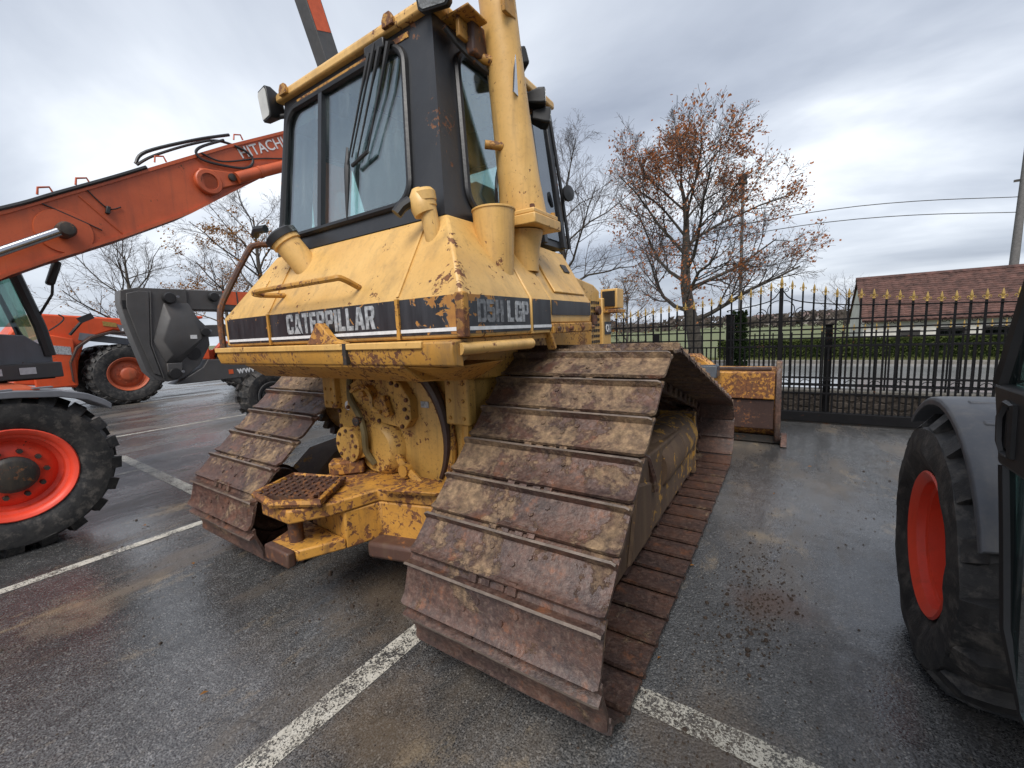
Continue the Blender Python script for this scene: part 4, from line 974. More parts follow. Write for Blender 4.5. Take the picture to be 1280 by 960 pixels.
# roof
rf = MB().loft([[(-.64,.298,2.862),(.64,.298,2.862),(.64,1.42,2.862),(-.64,1.42,2.862)],[(-.64,.298,2.905),(.64,.298,2.905),(.64,1.42,2.905),(-.64,1.42,2.905)],[(-.56,.36,2.965),(.56,.36,2.965),(.56,1.36,2.965),(-.56,1.36,2.965)]]).build('roof', YEL, DZ, bevel=0.01)
for x in (-.53,.37): 
    MB().prism([(x-.035,2.868),(x+.035,2.868),(x+.035,2.90),(x+.018,2.925),(x-.018,2.925),(x-.035,2.90)],'y',.278,.2975).build('lifting_lug', YELW, rf, bevel=0.003)
MB().box(-.60,-.2,.34,1.3,2.70,2.84).build('headliner', DSTEEL, rf)
# chipped paint line along the rear top rail
MB().obox(PR(.5,.955,.003),(1,0,0),(0,0,1),(0,1,-.1),.46,.012,.002).build('chipped_rail', YELW, rear)
# interior
st = MB().loft([[(-.27,.62,2.0),(.27,.62,2.0),(.27,1.1,2.0),(-.27,1.1,2.0)],[(-.27,.62,2.16),(.27,.62,2.16),(.27,1.12,2.18),(-.27,1.12,2.18)]]).build('seat', SEATM, DZ, bevel=0.03)
MB().loft([[(-.24,.56,2.14),(.24,.56,2.14),(.24,.68,2.14),(-.24,.68,2.14)],[(-.25,.48,2.45),(.25,.48,2.45),(.25,.60,2.45),(-.25,.60,2.45)],[(-.20,.46,2.56),(.20,.46,2.56),(.20,.56,2.56),(-.20,.56,2.56)]]).build('seat_back', SEATM, st, bevel=0.03)
MB().box(-.45,.45,1.22,1.38,2.0,2.30).build('dashboard', INTER, DZ, bevel=0.02)
MB().obox((.55,.9,2.1),(1,0,0),(0,1,0),(0,0,1),.08,.35,.10).obox((-.55,.9,2.1),(1,0,0),(0,1,0),(0,0,1),.08,.35,.10).build('armrest_console', INTER, DZ)
MB().obox(PR(.40,.52,-.30),(0.25,0,1),(1,0,-.25),(0,1,0),.33,.05,.04).build('inner_pillar', INTER, DZ, bevel=0.01)
# wipers
for k,(x0,x1,zt,zb) in enumerate(((.225,.03,2.80,2.30),(.265,.075,2.83,2.36),(.30,.12,2.80,2.35),(.36,.20,2.80,2.36))):
    def W_(x,z,o): v=(z-1.972)/.888; return PR((x+.69-.09*v)/(1.38-.18*v),v,o)
    a=W_(x0,zt,.035); b=W_((x0*.7+x1*.3),zt-.16,.038); c=W_(x1,zb,.025)
    wp = MB().tube([a+Vector((.0,.03,.01)),a,b,c],[.013,.013,.006,.004],6).build('wiper_arm', PLAS, rear)
a=W_(.035,2.42,.022); b=W_(.03,2.06,.022); MB().tube([a,a.lerp(b,.3),a.lerp(b,.6),b],[.006,.016,.012,.004],6).build('wiper_blade', PLAS, rear)
a=W_(.075,2.32,.022); b=W_(.20,2.36,.022); MB().tube([a,b],.010,6).build('wiper_blade', PLAS, rear)
MB().box(.19,.33,.285,.325,2.80,2.845).build('wiper_motor', PLAS, rear, bevel=0.006)
# work lamps
def lamp(c, d, w, h, dep, parent, lensmat, roll=0):
    c,d=Vector(c),Vector(d).normalized(); s_=d.cross(Vector((0,0,1))).normalized(); u=s_.cross(d)
    R=[]
    for k,o in ((.6,-dep),(1.0,-dep*.35),(1.0,0)):
        R.append([c+s_*a*w*k+u*b*h*k+d*o for a,b in ((-1,-.8),(-.8,-1),(.8,-1),(1,-.8),(1,.8),(.8,1),(-.8,1),(-1,.8))])
    l = MB().loft(R).build('work_lamp', PLAS, parent, bevel=0.004)
    MB().loft([[c+s_*a*w*.86+u*b*h*.86+d*o for a,b in ((-1,-.8),(-.8,-1),(.8,-1),(1,-.8),(1,.8),(.8,1),(-.8,1),(-1,.8))] for o in (-.005,.004)]).build('lens', lensmat, l)
    return l
lamp((-.70,.26,2.86),(-.12,-.95,-.1),.062,.085,.10,DZ,REFL)
MB().cyl((-.70,.30,2.80),(-.62,.34,2.80),.014).build('lamp_bracket', PLAS, DZ)
lamp((.665,.26,2.885),(.25,-.9,-.30),.075,.07,.10,DZ,LENS)
MB().box(.63,.78,.36,.50,2.828,2.840).box(.69,.71,.38,.46,2.75,2.827).build('lamp_bracket', YELW, DZ, bevel=0.004)
MB().tube(bez([(.64,.36,2.80),(.68,.42,2.73),(.72,.50,2.68),(.74,.58,2.66)],5),.012,6).build('lamp_cable', DSTEEL, DZ)
MB().box(.69,.74,.44,.55,2.70,2.84).build('rusty_bracket', RUSTP, DZ, bevel=0.01)
for (c,d) in (((.73,.90,2.885),(.5,.6,.2)),((.76,1.06,2.745),(.8,.5,.0)),((.755,1.11,2.66),(.7,.6,-.1))):
    lamp(c,d,.05,.045,.10,DZ,LENS)
MB().box(.60,.72,1.0,1.12,2.72,2.76).build('lamp_bracket', YELR, DZ, bevel=0.004)
MB().tube([(.70,.62,2.10),(.715,.60,2.16),(.70,.63,2.22),(.70,.66,2.30)],.008,6).build('lamp_cable', PLAS, DZ)
MB().lathe([(.01,0),(.05,.004),(.05,.02),(.01,.03)],(.72,1.40,2.32),(1,-.3,0),14).build('mirror', PLAS, DZ)
# ---------------- hood and front
hood = MB().prism([(1.43,1.22),(2.54,1.22),(2.54,1.78),(2.40,1.83),(1.43,1.93)],'x',-.48,.48).build('engine_hood', YEL, DZ, bevel=0.012)
for sg in (1,-1):
    MB().box(min(sg*.482,sg*.492),max(sg*.482,sg*.492),1.62,2.30,1.24,1.70).build('engine_door', YELW, hood, bevel=0.004)
    gr_ = MB()
    for i in range(9):
        for j in range(4): gr_.box(min(sg*.481,sg*.487),max(sg*.481,sg*.487),2.335+j*.05,2.365+j*.05,1.26+i*.05,1.285+i*.05)
    go = gr_.build('grille', DSTEEL, hood); go['kind']='stuff'
rg = MB().box(-.50,.50,2.56,2.78,1.05,1.72).build('radiator_guard', YEL, DZ, bevel=0.012)
MB().box(.502,.508,2.60,2.76,1.38,1.50).build('name_plate', SLATE, rg)
text('CAT', WHT, rg, (.512,2.615,1.40),(0,1,0),(0,0,1),.13,.075, off=.03)
MB().box(.40,.62,2.58,2.86,1.58,1.61).build('lamp_shelf', YELW, rg, bevel=0.004)
hl = MB().loft([[(.46,2.62,1.62),(.62,2.62,1.62),(.62,2.62,1.80),(.46,2.62,1.80)],[(.46,2.80,1.62),(.62,2.80,1.62),(.62,2.80,1.80),(.46,2.80,1.80)]]).build('headlamp_box', YEL, DZ, bevel=0.006)
MB().box(.48,.60,2.608,2.6185,1.64,1.78).build('headlamp_back', PLAS, hl)
MB().cyl((.50,2.35,1.48),(.50,2.35,1.56),.03).cyl((.50,2.42,1.60),(.53,2.42,1.60),.04).build('latch', RUSTP, hood)
# exhaust
MB().cyl((.2,2.1,1.85),(.2,2.1,2.25),.055,n=14).build('exhaust_stub', DSTEEL, DZ)
# ---------------- transmission case
case = MB().box(-.56,.60,.47,1.7,.42,1.235).build('transmission_case', YELC, DZ, bevel=0.01)
NY=(0,-1,0); cy_=.47
MB().lathe([(.47,0),(.47,.02),(.462,.025),(.02,.026)],(-.02,cy_,.86),NY,48).build('rear_cover', YELC, case)
MB().box(-.545,-.30,.445,.475,.52,1.22).build('cover_plate', YELC, case, bevel=0.005)
# raised dark rim on the right of the cover
P_=[(-.02+.475*cos(a),cy_-.03,.86+.475*sin(a)) for a in [radians(-38+5*i) for i in range(31)]]
MB().tube(P_,.026,8).build('cover_rim', YELW, case)
P_=[(-.02+.47*cos(a),cy_-.06,.90+.46*sin(a)) for a in [radians(-30+5*i) for i in range(32)]]
MB().tube(P_,[.012+.022*min(1,i/14) for i in range(32)],8).build('oily_guard', BRN, case)
hexp=[(-.36,1.02),(-.33,1.16),(-.20,1.225),(.02,1.235),(.14,1.19),(.21,1.10),(.21,.99),(.16,.93),(-.05,.95),(-.2,.93)]
pto=MB().prism(hexp,'y',cy_-.085,cy_-.02).build('pto_cover', YELC, case, bevel=0.006)
bt=MB(); bolts(bt,[(x*.93-.005,cy_-.085,(z-1.08)*.9+1.08) for x,z in hexp]+[(.175,cy_-.085,1.045),(-.09,cy_-.085,1.205),(.08,cy_-.085,1.19)],NY,.013,.014)
bolts(bt,[(-.02+.435*cos(a),cy_-.026,.86+.435*sin(a)) for a in [radians(-60+14*i) for i in range(11)]],NY,.015,.016)
bolts(bt,[(-.52,cy_-.026,.58+.1*i) for i in range(6)],NY,.014,.014)
bt.build('bolts', RUSTP, case)
bs=MB().lathe([(.19,0),(.18,.05),(.14,.085),(.02,.09)],(-.10,cy_-.02,.79),NY,28).build('bearing_boss', YELC, case)
dk=MB().lathe([(.105,0),(.105,.14),(.11,.142),(.11,.165),(.02,.166)],(-.245,cy_-.02,.82),NY,28).build('drum', YELC, case)
bt=MB(); bolts(bt,[(-.245+.085*cos(2*pi*i/8),cy_-.186,.82+.085*sin(2*pi*i/8)) for i in range(8)],NY,.011,.010); bt.build('bolts', RUSTP, dk)
MB().tube(bez([(-.33,.42,1.27),(-.33,.40,1.17),(-.29,.37,1.08),(-.17,.33,1.00),(-.12,.32,.90),(-.13,.33,.78),(-.10,.36,.70)],6),.020,8).build('hose', m_simple('hose_khaki',(0.16,0.12,0.05),0.7), case)
MB().lathe([(.03,0),(.03,.04),(.02,.045)],(-.155,.33,.965),NY,8).build('hose_clamp', DSTEEL, case)
MB().tube(bez([(-.28,.37,1.13),(-.14,.34,1.17),(-.05,.33,1.12),(-.04,.33,1.05),(.03,.33,1.03)],5),.013,6).build('pipe', YELC, case)
MB().lathe([(.045,0),(.045,.05),(.02,.055)],(-.10,cy_-.085,1.13),NY,12).lathe([(.02,0),(.02,.03),(.01,.035)],(-.1,cy_-.135,1.13),NY,8).build('fitting', YELW, case)
MB().obox((.05,.355,1.06),(.35,0,-.94),(.94,0,.35),(0,1,0),.06,.022,.02).build('lever', YELW, case, bevel=0.005)
MB().tube([(.03,.42,.77),(.12,.38,.72),(.34,.34,.62)],.024,8).lathe([(.035,0),(.035,.05)],(.17,.38,.70),NY,10).build('pipe', YELW, case)
MB().box(.24,.30,cy_-.030,cy_-.0265,1.05,1.085).build('maker_plate', SILV, case)
MB().cyl((-.43,cy_-.027,1.02),(-.43,cy_-.0295,1.02),.030,n=16).build('sticker', WHT, case)
for sg,x0,x1,z0,z1 in ((-1,-.63,-.50,1.0,1.27),(1,.46,.62,.98,1.25)):
    bp_=MB().box(x0,x1,.40,.469,z0,z1).build('mount_plate', YELC, case, bevel=0.012)
    bt=MB(); bolts(bt,[(x0+.035+(x1-x0-.07)*i,.40,z0+.04+.09*j) for i in (0,1) for j in range(3)],NY,.011,.008); bt.build('bolts', YELW, bp_)
MB().tube([(.58,.43,.98),(.57,.42,.7),(.55,.42,.55)],.03,8).build('side_rib', YELW, case)
# ---------------- drawbar
def drawbar():
    out=[(.56,.47),(.52,.30),(.12,.20),(.05,-.06),(-.05,-.21),(-.30,-.21),(-.40,.02),(-.36,.47)]
    d=MB().prism(out,'z',.565,.635).prism(out[:3]+[(.06,.02),(-.30,.05),(-.36,.47)],'z',.36,.564).prism([(.06,.02),(-.05,-.19),(-.27,-.21),(-.38,.05)],'z',.36,.42)
    o=d.build('drawbar', YELR, DZ, bevel=0.010)
    MB().cyl((-.16,-.12,.40),(-.16,-.12,.58),.036,n=16).build('hitch_pin', RUSTP, o)
    MB().box(-.27,-.05,-.235,-.19,.345,.425).build('jaw_tip', RUSTP, o, bevel=0.01)
    # tread plate: an outer frame with a row of toothed bars
    q=[Vector((-.35,-.21,.665)),Vector((-.13,-.235,.665)),Vector((.06,-.11,.665)),(Vector((-.13,.15,.665))),Vector((-.46,.06,.665))]
    rim=MB().tube(q,.020,6,closed=True).build('tread_frame', YELR, o)
    m=MB(); cx=Vector((-.20,-.03,.665))
    ax=Vector((.93,.36,0)); ay=Vector((-.36,.93,0))
    for i in range(7):
        p=cx+ay*(-.13+.043*i); m.obox(p,ax,ay,(0,0,1),.19-.012*abs(i-3),.010,.012)
        for k in range(8): m.obox(p+ax*(-.16+.045*k)+Vector((0,0,.014)),ax,ay,(0,0,1),.010,.009,.006)
    for i in range(4): m.obox(cx+ax*(-.15+.10*i),ay,ax,(0,0,1),.14,.008,.010)
    m.build('tread_grid', RUSTP, o)
    MB().hexa([(.20,.16,.64),(.50,.26,.64),(.54,.40,.64),(.22,.36,.64)],[(.18,.14,.662),(.50,.25,.662),(.54,.40,.662),(.22,.36,.662)]).build('step_plate', YELR, o, bevel=0.004)
    MB().obox((-.28,.30,.68),(.7,.7,0),(-.7,.7,0),(0,0,1),.10,.06,.04).build('lug', YELR, o, bevel=0.01)
    MB().obox((-.22,.36,.74),(.9,.2,.3),(-.2,.9,0),(0,0,1),.10,.06,.016).build('lug', YELW, o, bevel=0.006)
    g=MB().obox((.30,.215,.33),(.97,.24,0),(-.24,.97,0),(0,0,1),.21,.07,.045)
    g.build('lower_step', RUSTP, o, bevel=0.02)
    return o
drawbar()
# ---------------- blade
def blade_prof(zt):
    F=[]; n=10
    for i in range(n+1):
        u=i/n; z=.05+(zt-.05)*u; y=4.55-.20*sin(pi*u)*1.0+.02*u; F.append((y,z))
    return F
xs=[(-1.90,.90),(-1.22,.92),(-1.02,1.06),(1.02,1.06),(1.22,.90),(1.88,.90)]
rings=[]
for x,zt in xs:
    f=blade_prof(zt); b=[(y-.045,z) for y,z in reversed(f)]; rings.append([(x,y,z) for y,z in f+b])
bl=MB().loft(rings).build('blade', YELR, DZ, smooth=35)
MB().box(-1.88,1.84,4.27,4.44,.55,.86).build('blade_box_rib', YELR, bl, bevel=0.012)
MB().box(-1.88,1.84,4.30,4.46,.20,.545).build('blade_lower_rib', BRN, bl, bevel=0.012)
MB().box(-1.84,1.80,4.40,4.50,.865,.90).build('blade_top_rail', BRN, bl, bevel=0.006)
MB().prism([(-1.0,.86),(1.30,.86),(1.24,.90),(1.12,1.0),(1.02,1.065),(-1.0,1.065)],'y',4.20,4.262).build('blade_centre_plate', YELR, bl, bevel=0.008)
MB().box(-1.92,1.92,4.42,4.62,.012,.10).build('cutting_edge', DSTEEL, bl, bevel=0.006)
for sg in (1,-1):
    m=MB(); f=blade_prof(.96)
    prof=[(4.30,.14),(4.27,.45),(4.28,.80),(4.36,.97),(4.46,.985),(4.50,.9),(4.46,.6),(4.47,.3),(4.60,.10),(4.40,.03)]
    m.prism(prof,'x',min(sg*1.845,sg*1.905),max(sg*1.845,sg*1.905)); m.build('end_plate', RUSTP if False else TRK, bl, bevel=0.014)
    MB().prism([(4.28,.012),(4.62,.012),(4.62,.10),(4.50,.12),(4.34,.06)],'x',min(sg*1.91,sg*1.97),max(sg*1.91,sg*1.97)).build('corner_bit', TRK, bl, bevel=0.006)
    MB().tube([(sg*.55,2.6,.45),(sg*.62,3.5,.42),(sg*.75,4.30,.40)],.09,10).build('push_arm', YELR, DZ)
MB().prism([(3.86,.83),(4.12,.83),(4.15,.90),(4.10,.96),(3.90,.965)],'x',.95,1.30).build('cylinder_guard', SLATE, DZ, bevel=0.01)
MB().cyl((.4,2.9,1.2),(.45,4.2,.75),.055).cyl((-.4,2.9,1.2),(-.45,4.2,.75),.055).build('lift_cylinder', YELW, DZ)

# ================================================================== OTHER MACHINES
def add_wheel(parent, c, sg, R, rim, w, rimmat, nlug=18, lugh=0.035, hubmat=None, style='bar', depth=0.10, bulge=0.0, deep=False):
    # axle along X; sg = +1 when the outer face looks to +X. c = centre of the OUTER rim plane
    cx, cy, cz = c; hub0 = (cx-sg*w/2, cy, cz); D = (sg,0,0)
    h = w/2; Rt = R-lugh
    prof = [(rim-.01,-h+.03),(rim+.02,-h+.005),(rim+(R-rim)*.35,-h-bulge),(rim+(R-rim)*.7,-h-bulge*.6),(Rt-.02,-h+.03),(Rt,-h+.07),(Rt+.006,0),(Rt,h-.07),(Rt-.02,h-.03),(rim+(R-rim)*.7,h+bulge*.6),(rim+(R-rim)*.35,h+bulge),(rim+.02,h-.005),(rim-.01,h-.03)]
    m = MB(); o = Vector(hub0); a0 = Vector((0,1,0)); b0 = Vector((0,0,1)); n = 56
    rings = [[o+Vector(D)*(hh+(0.009*noise.noise(Vector((cos(2*pi*i/n)*4,sin(2*pi*i/n)*4,r*14+cy))) if abs(hh) > h*0.8 else 0))+(a0*cos(2*pi*i/n)+b0*sin(2*pi*i/n))*r for i in range(n)] for r, hh in prof]
    m.loft(rings, caps=False)
    def pt(r, ang, ax): return o+Vector(D)*ax+(a0*cos(ang)+b0*sin(ang))*r
    for s_ in (-1, 1):
        for k in range(nlug):
            a = 2*pi*(k+(0.5 if s_ > 0 else 0))/nlug; th = 2*pi/nlug*(0.20 if style=='bar' else 0.27); sw = (2*pi/nlug*0.55 if style=='bar' else 0.05)
            secs = [(-.03*w if style=='bar' else .10*w, 0, 0, R), (h-.10, sw*.55, 0, R+.002), (h-.035, sw*.85, 0, R-.012), (h+bulge*.3+.006, sw, -.05, R-.07 if style=='bar' else R-.09)]
            rg_ = []
            for ax, da, dr, r in secs:
                rb = r-lugh-.012 if ax < h-.02 else r-.02
                A = ax*s_; t_ = th*(1.0 if ax < h*.5 else 1.15)
                top_in = r
                rg_.append([pt(rb,a+da-t_,A if ax < h-.02 else A-s_*.03),pt(top_in,a+da-t_*.8,A),pt(top_in,a+da+t_*.8,A),pt(rb,a+da+t_,A if ax < h-.02 else A-s_*.03)])
            m.loft(rg_)
    wh = m.build('wheel', RUB, parent, smooth=32)
    rp = [(rim+.004,h-.012),(rim+.012,h-.002),(rim+.004,h+.004),(rim-.012,h-.004),(rim-.03,h-.02),(rim-.036,h-.05),(rim-.055,h-.06),(rim-.06,h-depth),(rim-.085,h-depth-.015),(rim*.62,h-depth*.8),(rim*.5,h-depth*.7),(rim*.3,h-depth*.6),(.01,h-depth*.55)]
    if deep: rp = rp[:5]+[(rim-.034,h-.05),(rim-.05,h-.056),(rim-.05,h-.11),(rim-.036,h-.118),(rim-.036,h-.17),(rim-.052,h-.178),(rim-.052,h-.24),(rim-.07,h-.26),(rim-.09,h-.33),(rim*.5,h-.35),(.01,h-.34)]
    MB().lathe(rp, hub0, D, 56, False).build('rim', rimmat, wh)
    hm = hubmat or DSTEEL
    if deep: return wh
    hb = MB().lathe([(rim*.40,h-depth*.75),(rim*.40,h-depth*.2),(rim*.34,h-depth*.05),(rim*.30,h),(.01,h+.005)], hub0, D, 24).build('hub', hm, wh)
    bt = MB(); bolts(bt, [(cx-sg*depth*.72,cy+rim*.52*cos(2*pi*i/10),cz+rim*.52*sin(2*pi*i/10)) for i in range(10)], D, .018, .045)
    bo = bt.build('wheel_nuts', hm, wh); bo['kind']='stuff'
    return wh

# ---------------- wheeled excavator on the left
EX = thing('wheeled_excavator', (-3.85,-2.0,0), 'red orange wheeled excavator with long raised boom at the left edge', 'excavator')
add_wheel(EX, (-2.66,-.77,.585), 1, .605, .325, .38, RED, 20, .05, None, 'block', .11, .02)
add_wheel(EX, (-5.04,-.77,.585), -1, .605, .325, .38, RED, 20, .05, None, 'block', .11, .02)
add_wheel(EX, (-2.66,-3.6,.585), 1, .605, .325, .38, RED, 20, .05, None, 'block', .11, .02)
MB().box(-4.7,-3.05,-3.9,-.45,.45,.85).cyl((-4.7,-.77,.555),(-3.0,-.77,.555),.10).build('chassis', DSTEEL, EX, bevel=0.02)
FP=[(-1.35,1.02),(-1.25,1.15),(-1.0,1.20),(-.7,1.19),(-.48,1.165),(-.33,1.12),(-.24,1.06),(-.20,1.02)]
fd=MB().loft([[(x,y,z) for y,z in FP]+[(x,y-.006,z-.05) for y,z in reversed(FP)] for x in (-3.30,-2.72,-2.63,-2.62)]).build('fender', LGRY, EX, bevel=0.006)
for i in range(3): MB().box(-2.75,-2.66,-1.0+.2*i,-.9+.2*i,1.197-.004*i,1.206-.004*i).build('fender_rib', LGRY, fd)
# turret and cab
MB().prism([(-3.9,.95),(-.55,.95),(-.55,1.2),(-1.6,1.25),(-1.7,1.9),(-3.9,1.9)],'x',-5.0,-2.75).build('turret', ORG, EX, bevel=0.03)
CX0,CX1=-5.0,-4.0
for (x) in (CX1,CX0):
    MB().tube([(x,-.28,1.42),(x,-.31,1.7),(x,-.42,2.25),(x,-.58,2.6)],.045,8).build('cab_pillar', PLAS, EX)
    MB().tube([(x,-1.5,1.3),(x,-1.5,2.6)],.045,8).build('cab_pillar', PLAS, EX)
cabp=MB().prism([(-1.55,1.22),(-.27,1.22),(-.265,1.46),(-.42,1.62),(-1.0,1.68),(-1.55,1.68)],'x',CX1-.05,CX1+.01).build('cab_lower_panel', LGRY, EX, bevel=0.01)
MB().prism([(-1.45,1.70),(-.36,1.70),(-.48,2.45),(-1.45,2.5)],'x',CX1-.03,CX1-.022).build('cab_glass', GLG, EX)
MB().add([(CX0,-.29,1.5),(CX1,-.29,1.5),(CX1,-.50,2.5),(CX0,-.50,2.5)],[(0,1,2,3)]).build('windscreen', GLG, EX, smooth=0)
MB().box(CX0,CX1,-1.5,-.55,2.55,2.66).build('cab_roof', PLAS, EX, bevel=0.03)
MB().box(CX0,CX1,-1.55,-.27,1.20,1.26).build('cab_base', PLAS, EX)
MB().loft([[(-4.45,-.25,1.22),(-3.75,-.25,1.22),(-3.75,-.25,1.36),(-4.45,-.25,1.36)],[(-4.45,-.9,1.22),(-3.75,-.9,1.22),(-3.75,-.9,1.36),(-4.45,-.9,1.36)]]).build('step_box', DGR, EX, bevel=0.01)
for y in (-.42,-.62): MB().box(-3.748,-3.742,y-.10,y,1.265,1.325).build('reflector', WHT, EX)
MB().tube([(-4.0,-.33,1.75),(-3.95,-.20,2.0),(-3.95,-.16,2.25)],.012,6).build('mirror_arm', PLAS, EX)
MB().obox((-3.93,-.17,2.20),(1,0,0),(0,.35,1),(0,1,-.35),.05,.12,.03).build('mirror', PLAS, EX, bevel=0.02)
MB().obox((-4.45,-1.15,1.55),(1,0,0),(0,1,0),(0,0,1),.25,.28,.3).build('cab_seat', SEATM, EX, bevel=0.05)
# boom
bx0,bx1=-3.86,-3.40
TOP=[(-1.75,1.75),(-1.2,2.25),(-.47,2.62),(-.17,2.80),(.25,3.05),(.69,3.32),(1.25,3.66),(2.03,4.10),(2.75,4.45)]
BOT=[(-1.55,1.35),(-1.0,1.75),(-.52,2.09),(-.24,2.25),(.27,2.52),(.84,2.85),(1.25,3.15),(1.6,3.40),(2.05,3.72),(2.8,4.1)]
boom=MB().prism(TOP+BOT[::-1],'x',bx0,bx1).build('boom', ORG, EX, bevel=0.02)
ml=MB()
def lipp(P,off,x0,x1):
    V=MB(); V.loft([[(x,y,z) for (y,z) in P]+[(x,y+off[0],z+off[1]) for (y,z) in reversed(P)] for x in (x0,x1)]); return V
lipp(TOP,(.012,-.028),bx0-.018,bx1+.018).build('boom_top_flange', ORG, boom)
lipp(BOT,(-.010,.025),bx0-.018,bx1+.018).build('boom_bottom_flange', ORG, boom)
xs_=bx1+.003
# gusset weld lines
MB().tube([(xs_,-.02,2.83),(xs_,.10,2.70),(xs_,.17,2.62),(xs_,.26,2.53)],.007,5).build('weld_seam', ORG, boom)
MB().tube([(xs_,1.10,3.35),(xs_,1.10,3.2),(xs_,1.04,3.06)],.007,5).build('weld_seam', ORG, boom)
# arm cylinder with its boss
bos=MB().lathe([(.13,0),(.13,.05),(.12,.06),(.085,.062),(.083,.05),(.01,.05)],(xs_,1.03,3.21),(1,0,0),28).build('pin_boss', ORG, boom)
MB().prism([(.98,3.09),(1.34,3.26),(1.37,3.33),(1.33,3.38),(.95,3.33)],'x',xs_,xs_+.05).build('cylinder_ear', ORG, boom, bevel=0.01)
MB().lathe([(.04,0),(.04,.03),(.02,.035)],(xs_+.05,1.26,3.31),(1,0,0),12).build('pin', DSTEEL, boom)
MB().cyl((xs_+.07,1.30,3.31),(xs_+.07,2.75,4.05),.062,n=18).cyl((xs_+.07,1.55,3.438),(xs_+.07,1.585,3.456),.068,n=18).build('arm_cylinder', ORG, EX)
# boom lift cylinder
MB().cyl((xs_+.12,-.20,2.475),(xs_+.12,-.95,2.02),.036,n=16).build('cylinder_rod', CHROME, EX)
MB().cyl((xs_+.12,-.95,2.02),(xs_+.12,-1.7,1.57),.075,n=16).build('boom_cylinder', ORG, EX)
MB().lathe([(.19,0),(.185,.012),(.01,.013)],(xs_,-.15,2.50),(1,0,0),28).build('boom_pin_pad', ORG, boom)
MB().lathe([(.06,-.02),(.065,.14),(.05,.18),(.02,.185)],(xs_,-.16,2.495),(1,0,0),18).build('boom_pin', DSTEEL, EX)
MB().obox((xs_+.02,.16,2.74),(0,.2,1),(0,1,-.2),(1,0,0),.035,.015,.02).build('work_lamp', PLAS, boom, bevel=0.006)
# hoses along the top
hz_=[(-1.2,2.255),(-.47,2.618),(-.17,2.795),(.25,3.045),(.5,3.20)]
for k in range(3): MB().tube(bez([(bx1+.020-.045*k,y,z+.016+.006*k) for y,z in hz_],5),.018,6).build('hydraulic_hose', PLAS, EX)
MB().tube(bez([(bx1-.05,.45,3.24),(bx1-.04,.60,3.37),(bx1-.03,.95,3.59),(bx1-.02,1.2,3.70),(bx1+.03,1.45,3.66),(bx1+.05,1.52,3.56),(bx1+.05,1.40,3.45),(bx1+.04,1.05,3.42),(bx1+.03,.95,3.47),(bx1+.02,1.0,3.56),(bx1,1.25,3.72)],6),.014,6).build('hydraulic_hose', PLAS, EX)
MB().tube(bez([(bx1-.08,.45,3.26),(bx1-.08,.55,3.40),(bx1-.08,1.0,3.66),(bx1-.08,1.35,3.83)],6),.016,6).build('hose_guard', PLAS, EX)
MB().tube(bez([(bx1+.02,1.0,3.50),(bx1+.03,1.2,3.47),(bx1+.03,1.6,3.62),(bx1+.03,1.95,3.72)],6),.010,6).build('hydraulic_hose', PLAS, EX)
MB().tube(bez([(bx1+.012,-.28,2.72),(bx1+.012,-.05,2.62),(bx1+.012,.1,2.55)],6),.006,5).build('grease_line', PLAS, EX)
MB().tube(bez([(bx1+.012,.02,2.92),(bx1+.012,.16,2.76),(bx1+.012,.26,2.79)],6),.006,5).build('grease_line', PLAS, EX)
for y,z in ((.03,2.93),(.64,3.30),(1.42,3.77),(-.22,2.79)):
    MB().tube([(bx1-.03,y-.05,z),(bx1-.03,y-.04,z+.06),(bx1-.03,y+.03,z+.08),(bx1-.03,y+.05,z+.03)],.009,6).build('lifting_eye', ORG, boom)
text('HITACHI', WHT, boom, (bx1+.004,1.43,3.575),(0,.87,.49),(0,-.49,.87),.62,.115, off=.01)
# dipper stick hanging out of sight behind the bulldozer
MB().prism([(2.45,4.5),(2.85,4.45),(3.0,3.9),(2.6,1.2),(2.45,1.2),(2.5,3.9)],'x',bx0+.08,bx1-.08).build('dipper_arm', ORG, EX, bevel=0.02)

# ---------------- orange wheel loader, farther back
LX=-12.5
LD = thing('wheel_loader', (-13.6,3.4,0), 'bright orange wheel loader parked behind the grey lift arm', 'wheel loader')
add_wheel(LD,(LX,2.40,.79),1,.80,.43,.60,ORIM,22,.04,ORIM,'bar',.16,.03)
add_wheel(LD,(LX,5.35,.79),1,.80,.43,.60,ORIM,22,.04,ORIM,'bar',.16,.03)
add_wheel(LD,(LX-2.3,2.40,.79),-1,.80,.43,.60,ORIM,22,.04,ORIM,'bar',.16,.03)
MB().prism([(.45,.75),(1.45,.55),(1.55,1.2),(1.75,1.75),(2.3,1.95),(3.0,1.80),(3.4,1.1),(4.4,1.0),(4.4,1.75),(3.6,2.1),(2.5,2.25),(1.1,2.36),(.85,2.38),(.5,1.9)],'x',LX-1.95,LX-.25).build('rear_body', LORG, LD, bevel=0.04)
MB().prism([(.75,.6),(1.45,.6),(1.5,1.75),(1.0,1.9),(.75,1.8)],'x',LX-.25,LX-.10).build('side_panel', LORG, LD, bevel=0.03)
MB().prism([(1.6,1.72),(3.6,1.35),(3.65,1.5),(1.65,1.9)],'x',LX-.242,LX-.232).build('grey_side_stripe', LGRY, LD)
AR=[(1.35,.75),(1.35,1.2),(1.5,1.55),(1.8,1.80),(2.2,1.92),(2.6,1.9)]
MB().loft([[(x,y,z) for y,z in AR]+[(x,y+.02,z-.06) for y,z in reversed(AR)] for x in (LX-.5,LX+.02)]).build('mudguard', BRN, LD, bevel=0.01)
MB().prism([(2.10,2.06),(2.36,2.02),(2.36,2.13),(2.10,2.18)],'x',LX-.243,LX-.230).build('warning_sticker', GOLD, LD)
